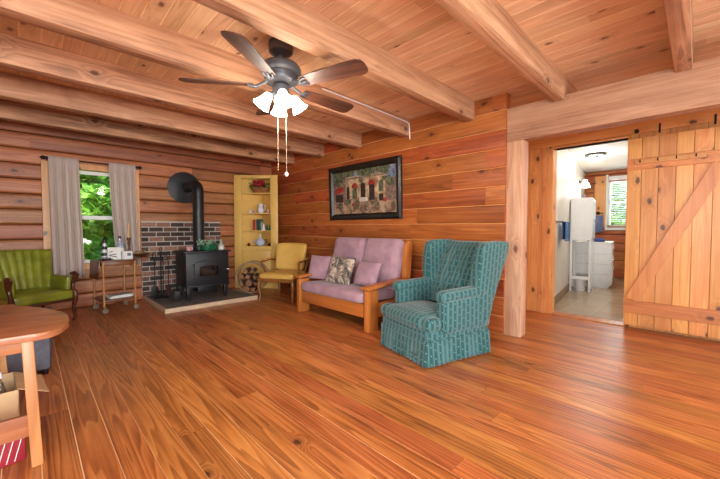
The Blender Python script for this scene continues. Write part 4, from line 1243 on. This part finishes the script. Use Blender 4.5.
# flue pipe (one continuous elbow) and wall collar
fl = thing('stove_pipe', 'black flue pipe rising from the stove and elbowing into the wall', 'flue pipe', (1.965, 5.70, .8025))
pts = [(0, 0, -.004), (0, 0, .92)]
for i in range(1, 9):
    a = PI/2*i/8
    pts.append((0, .12*(1-math.cos(a)), .92+.12*math.sin(a)))
pts.append((0, .535, 1.04))
m = MB(); m.tube(pts, .083, 28); m.build('pipe', black_metal, fl, smooth=50)
for z_ in (.02, .45, .9): MB().lathe([(.0855, -.012), (.0875, 0), (.0855, .012)], (0, 0, z_), 28).build('seam_ring', black_metal, fl)
m = MB(); m.lathe([(.265, 0), (.265, .012), (.14, .03), (.10, .03)], (-.035, .545, 1.04), 36, 0, Matrix.Rotation(R(90), 4, 'X')); m.build('wall_collar', black_metal, fl)
m = MB(); m.lathe([(.014, 0), (.016, .012), (.008, .03), (.012, .04), (.002, .045)], (0, 0, 0), 12, 0, Matrix.Rotation(R(90), 4, 'X'))
tag(m.build('brass_peg', brass), 'small brass peg on the log wall beside the flue pipe', 'peg', loc=(2.14, YW-.0, 1.66))
# objects on the stove
ZT = .799
kp = thing('enamel_pot', 'dark green enamel pot with pale sprigs on the stove top', 'pot', (2.05, 5.51, ZT))
MB().lathe([(.085, 0), (.092, .01), (.095, .085), (.10, .09), (.09, .09), (.086, .015)], n=26, M=Matrix.Diagonal((1.25, .9, 1, 1))).build('body', green_enamel, kp)
m = MB()
rng = random.Random(9)
for k in range(60):
    c_ = Vector((rng.uniform(-.16, .10), rng.uniform(-.08, .06), .09+rng.uniform(0, .075)))
    e = Euler((rng.uniform(-1.2, 1.2), rng.uniform(-1.2, 1.2), rng.uniform(0, 6))).to_matrix(); L = .028
    m.add([tuple(c_+e @ Vector(p)) for p in ((-L, 0, 0), (0, -L*.5, .006), (L, 0, 0), (0, L*.5, .006))], [(0, 1, 2, 3)])
for k in range(12):
    a = rng.uniform(-.13, .08); m.tube([(a*.5, 0, .03), (a, rng.uniform(-.05, .05), .13)], .003, 5)
m.build('sprigs', pale_leaf, kp, smooth=0)
for a in (-1, 1): MB().tube([(a*.115, -.03, .07), (a*.145, -.03, .075), (a*.145, .03, .075), (a*.115, .03, .07)], .006, 8).build('handle', green_enamel, kp)
gn = thing('gnome_figurine', 'pale cone-hatted figurine at the end of the stove top', 'figurine', (2.25, 5.52, ZT))
MB().lathe([(.045, 0), (.05, .02), (.045, .06), (.03, .085)], n=16).build('body', plain('cream_glaze', C(206, 206, 190), .4), gn)
MB().lathe([(.04, .08), (.032, .09), (.014, .15), (.003, .175)], n=16).build('hat', plain('sage_glaze', C(158, 176, 156), .4), gn)
mg = thing('mug', 'small pink and white mug on the stove top before the flue pipe', 'mug', (1.745, 5.50, ZT))
MB().lathe([(.028, 0), (.032, .008), (.034, .065), (.03, .065), (.027, .01)], n=18).build('body', pink_ceramic, mg)
MB().tube([(.03, 0, .055), (.055, 0, .05), (.055, 0, .02), (.03, 0, .015)], .005, 8).build('handle', porcelain, mg)

# fireplace tool set
ft = thing('fireplace_tool_stand', 'black iron stand for fireplace tools on the hearth', 'tool stand', (1.47, 5.93, .059))
ft.scale = (1, 1, 1.18)
MB().lathe([(.11, 0), (.112, .012), (.04, .022), (.012, .03)], n=24).build('base', dark_iron, ft)
MB().tube([(0, 0, .02), (0, 0, .60)], .009, 8).build('pole', dark_iron, ft)
m = MB(); m.tube([(0, 0, .6), (-.02, 0, .64), (0, 0, .67), (.02, 0, .64), (0, 0, .6)], .006, 8); m.build('ring_handle', dark_iron, ft)
m = MB(); m.tube([(-.10, -.02, .50), (.10, -.02, .50)], .006, 8); m.tube([(0, -.10, .50), (0, .08, .50)], .006, 8); m.build('crossbar', dark_iron, ft)
def tool(name, label, x, y, endfn):
    t_ = thing(name, label, 'fireplace tool', (1.47+x, 5.93+y, .085))
    t_.scale = (1, 1, 1.18)
    m = MB(); m.tube([(0, 0, .12), (0, 0, .50)], .006, 8); m.build('shaft', dark_iron, t_)
    m = MB(); m.tube([(0, 0, .5), (-.022, 0, .53), (-.02, 0, .57), (0, 0, .59), (.02, 0, .57), (.022, 0, .53), (0, 0, .5)], .006, 8); m.build('loop_handle', dark_iron, t_)
    endfn(t_)
def shovel(t_):
    m = MB(); m.prism([(-.05, 0), (.05, 0), (.045, .12), (.02, .15), (-.02, .15), (-.045, .12)], -.008, 0, 'XZ', bev=.003); m.build('scoop', dark_iron, t_, smooth=30)
def brush(t_):
    m = MB(); m.lathe([(.04, 0), (.045, .05), (.03, .1), (.015, .13)], n=14, M=Matrix.Diagonal((1, .6, 1, 1))); m.build('bristles', plain('dark_red_bristle', C(58, 28, 28), .9), t_)
def poker(t_):
    m = MB(); m.tube([(0, 0, .14), (0, 0, .02), (0, 0, .0)], [.006, .006, .002], 8); m.tube([(0, 0, .06), (.03, 0, .05), (.035, 0, .03)], .005, 6); m.build('hook', dark_iron, t_)
tool('fireplace_shovel', 'black fireplace shovel with loop handle hanging on the tool stand', -.095, -.034, shovel)
tool('fireplace_brush', 'fireplace brush with dark red bristles hanging on the tool stand', .095, -.036, brush)
tool('fireplace_poker', 'black hooked poker hanging at the front of the tool stand', .004, -.11, poker)
# a small black bellows-shaped scuttle by the stove leg
ck = thing('ash_shovel_pan', 'small black pan propped against the front of the stove leg', 'dustpan', (1.56, 5.46, .061), R(-15))
m = MB(); m.prism([(-.055, 0), (.055, 0), (.045, .11), (.03, .15), (-.03, .15), (-.045, .11)], -.012, .012, 'XZ', bev=.004); m.build('pan', dark_iron, ck, smooth=30)
MB().tube([(0, 0, .14), (0, .015, .28)], .009, 8).build('handle', dark_iron, ck)

# firewood hoop
fw = thing('firewood_hoop', 'round metal hoop rack holding split firewood before the yellow cabinet', 'log rack', (2.70, 5.33, .064), R(-38))
HR = .25
for yy in (-.12, .12):
    m = MB(); m.tube([(HR*math.sin(2*PI*i/40), yy, HR+.012-HR*math.cos(2*PI*i/40)) for i in range(41)], .011, 8, caps=False); m.build('hoop', plain('rattan_%d' % int(yy*100), C(150, 124, 100), .6), fw)
m = MB()
for k in range(5):
    a = -1.0+k*.5
    m.tube([(HR*math.sin(a), -.12, HR+.012-HR*math.cos(a)), (HR*math.sin(a), .12, HR+.012-HR*math.cos(a))], .007, 6)
m.build('cross_bars', dark_iron, fw)
M_fw = Matrix.Translation((2.70, 5.33, .064)) @ Matrix.Rotation(R(-38), 4, 'Z')
lsp = [(-.08, .075, .062, 10), (.045, .072, .06, 40), (-.155, .165, .06, 80), (-.035, .175, .064, 130), (.085, .165, .062, 20), (.17, .215, .045, 70), (-.155, .285, .052, 60), (-.045, .285, .058, 200), (.065, .275, .055, 15), (-.09, .375, .05, 45), (.02, .375, .045, 90)]
pos = ['bottom of the firewood hoop on the stove side', 'bottom of the firewood hoop on the chair side', 'second layer of the firewood hoop next to the stove', 'centre of the firewood hoop, second layer', 'second layer of the firewood hoop towards the chair', 'chair-side end of the second layer in the hoop', 'third layer of the firewood hoop next to the stove', 'third layer of the firewood hoop, middle', 'third layer of the firewood hoop towards the chair', 'top of the firewood pile on the stove side', 'very top of the firewood pile']
for k, (a, b, r_, an) in enumerate(lsp):
    r_ *= .9
    rng = random.Random(k)
    n = rng.choice([3, 4, 5]) if k % 3 else 9
    poly = [(r_*rng.uniform(.85, 1.0)*math.cos(2*PI*i/n+R(an)), r_*rng.uniform(.85, 1.0)*math.sin(2*PI*i/n+R(an))) for i in range(n)]
    lg = thing('firewood_log', 'split firewood log at the ' + pos[k], 'log', tuple(M_fw @ Vector((a*.96, 0, b*.97+.004))), R(-38), 'logs in the firewood hoop')
    m = MB(); m.prism(poly, -.165+rng.uniform(-.02, .02), .16, 'XZ', bev=.004, seg=1); m.build('bark', W['bark'], lg, smooth=30)
    y_ = min(v[1] for v in m.v)
    MB().prism([(p[0]*.93, p[1]*.93) for p in poly], y_-.002, y_+.01, 'XZ').build('cut_end', W['cut'], lg, smooth=0)

# ------------------------------------------------------------------ serving cart
ct = thing('serving_cart', 'dark wooden tea cart on casters with drop leaf and lower shelf', 'cart', (.855, 5.80, 0), R(8))
CWd, CDp, CZ = .39, .43, .71
MB().bx(-CWd/2-.02, CWd/2+.02, -CDp/2-.02, CDp/2+.02, CZ-.02, CZ, bev=.006).build('top', W['cart'], ct, smooth=30)
m = MB(); m.bx(-CWd/2, CWd/2, -CDp/2, -CDp/2+.018, CZ-.075, CZ-.02, bev=.003); m.bx(-CWd/2, CWd/2, CDp/2-.018, CDp/2, CZ-.075, CZ-.02, bev=.003); m.bx(-CWd/2, -CWd/2+.018, -CDp/2, CDp/2, CZ-.075, CZ-.02, bev=.003); m.bx(CWd/2-.018, CWd/2, -CDp/2, CDp/2, CZ-.075, CZ-.02, bev=.003)
m.build('apron', W['cart'], ct, smooth=30)
m = MB(); m.box((-CWd/2-.03, 0, CZ-.125), (.014, CDp*.9, .25), rot=(0, R(3), 0), bev=.005); m.build('drop_leaf', W['cart'], ct, smooth=30)
m = MB(); m.box((CWd/2+.12, .02, CZ+.006), (.2, CDp*.8, .014), rot=(0, R(-2), 0), bev=.005); m.build('raised_leaf', W['cart'], ct, smooth=30)
MB().bx(-CWd/2, CWd/2, -CDp/2, CDp/2, .155, .175, bev=.004).build('shelf', W['cart'], ct, smooth=30)
m = MB(); m.prism([(-CWd/2+.02, .155)] + [(-CWd/2+.02+(CWd-.04)*i/24, .155-.018-.014*math.sin(i/24*PI*3)) for i in range(25)] + [(CWd/2-.02, .155)], -CDp/2, -CDp/2+.014, 'XZ'); m.build('shelf_apron', W['cart'], ct, smooth=30)
for a in (-1, 1):
    for b in (-1, 1):
        x_, y_ = a*(CWd/2-.012), b*(CDp/2-.012)
        prof = [(.016, .085), (.016, .15), (.014, .18), (.011, .20), (.015, .23), (.011, .26), (.014, .40), (.011, .52), (.016, .55), (.011, .58), (.016, .62), (.016, .69)]
        lg = MB().lathe(prof, (x_, y_, 0), 14).build('leg', W['cartz'], ct)
        m = MB(); m.tube([(x_, y_, .085), (x_, y_, .06), (x_+.012, y_, .036)], .008, 6); m.build('caster_fork', brass, lg)
        m = MB(); m.lathe([(.02, -.012), (.034, -.010), (.036, 0), (.034, .010), (.02, .012)], (x_+.012, y_, .036), 18, 0, Matrix.Rotation(R(75), 4, 'X')); m.build('caster_wheel', plain('brown_caster', C(120, 96, 78), .5), lg)
M_ct = Matrix.Translation((.855, 5.80, 0)) @ Matrix.Rotation(R(8), 4, 'Z')
def onc(x, y, z=CZ): return tuple(M_ct @ Vector((x, y, z)))
# lighthouse figurine
lh = thing('lighthouse_figurine', 'black and white striped lighthouse figurine on the serving cart', 'figurine', onc(-.09, .06))
MB().lathe([(.05, 0), (.042, .05)], n=18).build('base_band', porcelain, lh)
for k in range(4):
    r0, r1 = .042-.006*k, .036-.006*k
    MB().lathe([(r0, .05+.045*k), (r1, .095+.045*k)], n=18).build('band', [black_plastic, porcelain][k % 2], lh)
MB().lathe([(.03, .23), (.03, .24), (.018, .245), (.018, .28)], n=16).build('lantern', black_plastic, lh)
MB().lathe([(.026, .28), (.012, .305), (.003, .325)], n=16).build('roof_cap', black_plastic, lh)
# decorated bottle
bt = thing('glass_bottle', 'silvery blue bottle with black stopper on the serving cart', 'bottle', onc(.10, .08))
MB().lathe([(.042, 0), (.048, .02), (.05, .15), (.038, .21), (.018, .25), (.018, .29)], n=20).build('body', plain('silvery_blue', C(168, 180, 206), .2, .2, .3, 40), bt)
MB().lathe([(.02, .288), (.02, .32), (.01, .325)], n=14).build('stopper', black_plastic, bt)
MB().lathe([(.0495, .09), (.0508, .10), (.0508, .15), (.0495, .155)], n=20).build('label', paper_white, bt)
# cards / white box with dark writing-like strokes (illegible in the photo)
cd = thing('greeting_card', 'white standing card with dark drawing on the serving cart, larger one', 'card', onc(-.01, -.06), R(8))
MB().box((0, 0, .085), (.15, .004, .17), rot=(R(-8), 0, 0)).build('front_leaf', paper_white, cd, smooth=0)
MB().box((0, .045, .083), (.15, .004, .165), rot=(R(14), 0, 0)).build('back_leaf', paper_white, cd, smooth=0)
m = MB()
for (x_, z_, w_, an) in ((-.03, .05, .07, 12), (-.02, .07, .08, -6), (.0, .04, .06, 20), (-.04, .11, .04, -15)):
    m.box((x_, -.004-(.085-z_)*.14, z_), (w_, .002, .010), rot=(R(-8), R(an), 0))
m.build('drawing', black_plastic, cd, smooth=0)
cd2 = thing('photo_card', 'small white card with a grey picture beside the candlestick', 'card', onc(.135, -.11), R(14))
MB().box((0, 0, .055), (.12, .004, .11), rot=(R(-8), 0, 0)).build('card_front', paper_white, cd2, smooth=0)
MB().box((0, .035, .053), (.12, .004, .105), rot=(R(14), 0, 0)).build('card_back', paper_white, cd2, smooth=0)
m = MB(); m.box((.015, -.004, .065), (.05, .002, .04), rot=(R(-8), 0, 0)); m.build('picture_print', plain('grey_print', C(110, 110, 124), .7, 0, .4, 60), cd2, smooth=0)
# silver trinket pile -> small dish
ds = thing('trinket_dish', 'silvery dish of trinkets at the drop-leaf end of the serving cart', 'dish', onc(-.135, -.14, CZ+.001))
MB().lathe([(.05, 0), (.085, .018), (.088, .022), (.08, .02), (.045, .006)], n=24).build('dish', chrome, ds)
m = MB(); rng = random.Random(8)
for k in range(14): m.sphere((rng.uniform(-.05, .05), rng.uniform(-.05, .05), .022+rng.uniform(0, .014)), rng.uniform(.009, .016), 5)
m.build('beads', plain('grey_beads', C(128, 130, 140), .3, .4, .4, 60), ds)
# candlestick with candle
cs_ = thing('candlestick', 'turned dark wood candlestick at the end of the serving cart', 'candlestick', onc(.185, .0))
MB().lathe([(.04, 0), (.042, .012), (.018, .03), (.014, .06), (.026, .10), (.014, .14), (.011, .19), (.02, .22), (.014, .25), (.028, .285), (.024, .30), (.014, .30)], n=18).build('stem', W['darkwood'], cs_)
cn = thing('taper_candle', 'pale yellow taper candle standing in the dark candlestick', 'candle', onc(.185, .0, CZ+.298))
MB().lathe([(.011, 0), (.010, .2), (.006, .21)], n=14).build('wax', plain('candle_wax', C(226, 190, 120), .5), cn)
MB().tube([(0, 0, .208), (0.001, 0, .222)], .0012, 5).build('wick', black_plastic, cn)
# gilt dish on the raised leaf
gd = thing('gilt_dish', 'boat-shaped gilt dish on the raised leaf of the serving cart', 'dish', onc(.345, .02, CZ+.018), R(8))
m = MB(); m.lathe([(.03, 0), (.06, .015), (.085, .04), (.08, .04), (.05, .016)], n=24, M=Matrix.Diagonal((1.5, .7, 1, 1))); m.build('bowl', brass, gd)
m = MB(); rng = random.Random(12)
for k in range(9): m.sphere((rng.uniform(-.07, .05), rng.uniform(-.02, .02), .045+rng.uniform(0, .03)), .018, 5)
m.build('dried_pods', plain('dried_pods', C(150, 122, 84), .8, 0, .3, 40), gd)
# magazines on the lower shelf
for k, (dx, dy, an, lab) in enumerate(((.04, -.03, 18, 'white magazine at the bottom of the small stack on the cart shelf'), (.05, -.02, 24, 'grey printed magazine on top of the stack on the cart shelf'))):
    mz = thing('magazine', lab, 'magazine', onc(dx, dy, .176+k*.019), R(an-10), 'magazines on the cart shelf')
    MB().box((0, 0, .008), (.28, .20, .014)).build('pages', paper_white, mz, smooth=0)
    MB().box((0, 0, .0165), (.282, .202, .003)).build('cover', plain('mag_cover_%d' % k, C(*[(214, 212, 208), (150, 148, 150)][k]), .35, 0, .4, 24), mz, smooth=0)

# ------------------------------------------------------------------ lights
def area(name, loc, rot, sx_, sy_, power, col=(1, 1, 1)):
    L = bpy.data.lights.new(name, 'AREA'); L.shape = 'RECTANGLE'; L.size = sx_; L.size_y = sy_; L.energy = power; L.color = col
    o = bpy.data.objects.new(name, L); COL.objects.link(o); o.location = loc; o.rotation_euler = rot
    return o
def point(name, loc, power, col, r=.04):
    L = bpy.data.lights.new(name, 'POINT'); L.energy = power; L.color = col; L.shadow_soft_size = r
    o = bpy.data.objects.new(name, L); COL.objects.link(o); o.location = loc
    return o
DAY = (.90, .96, 1.0)
for i, h in enumerate(WH):
    area('added_side_window_fill', (X0-.16, (h[0]+h[1])/2, (h[2]+h[3])/2), (0, R(-90), 0), h[3]-h[2], h[1]-h[0], 170, DAY)  # added fill through the unseen side window, stands in for a flash
for i, h in enumerate(FH):
    area('added_front_window_fill', ((h[0]+h[1])/2, Y0-.16, (h[2]+h[3])/2), (R(90), 0, 0), h[1]-h[0], h[3]-h[2], (300, 80)[i], DAY)  # added fill from behind the camera, acts like a flash
for k in range(4):
    a = R(65+90*k); rr = .16
    point('fan_bulb', (FX+rr*math.cos(a), FY+rr*math.sin(a), ZC-.575), 7, (1, .90, .76), .035)
point('added_bath_fill', (5.75, .45, BZ-.2), 26, (1, .95, .88), .1)  # added fill bulb, unseen behind the barn door
point('bath_bulb', (7.30, 1.36, BZ-.2), 20, (1, .93, .84), .1)
p = lw(3.35, .12, 1.95)
point('sconce_bulb', p, 4, (1, .84, .62), .05)
area('bath_window_light', (BX1+.2, 1.18, 1.75), (0, R(90), 0), 1.1, .65, 20, DAY)

S = bpy.data.lights.new('sun', 'SUN'); S.energy = 8; S.angle = R(2); S.color = (1, .95, .86)
so = bpy.data.objects.new('sun', S); COL.objects.link(so); so.rotation_euler = (R(32), R(-14), 0)
w = bpy.data.worlds.new('World'); SC.world = w; w.use_nodes = True
nt = w.node_tree
sky = nt.nodes.new('ShaderNodeTexSky'); sky.sky_type = 'NISHITA'; sky.sun_disc = False; sky.sun_elevation = R(48); sky.sun_rotation = R(200)
nt.links.new(sky.outputs[0], nt.nodes['Background'].inputs[0]); nt.nodes['Background'].inputs[1].default_value = .5

# ------------------------------------------------------------------ camera
cam = bpy.data.cameras.new('camera'); co_ = bpy.data.objects.new('camera', cam); COL.objects.link(co_)
cam.sensor_fit = 'HORIZONTAL'; cam.sensor_width = 36; cam.lens = 336/720*36; cam.clip_start = .05
aB = math.atan(340/336); pt_ = math.atan((228-239.5)/336)
co_.location = (0, 0, 1.15)
co_.rotation_euler = (R(90)+pt_, 0, aB-R(90))
SC.camera = co_
SC.view_settings.view_transform = 'Standard'; SC.view_settings.look = 'None'
SC.view_settings.exposure = 0.16; SC.view_settings.gamma = 1.0; SC.view_settings.use_curve_mapping = False
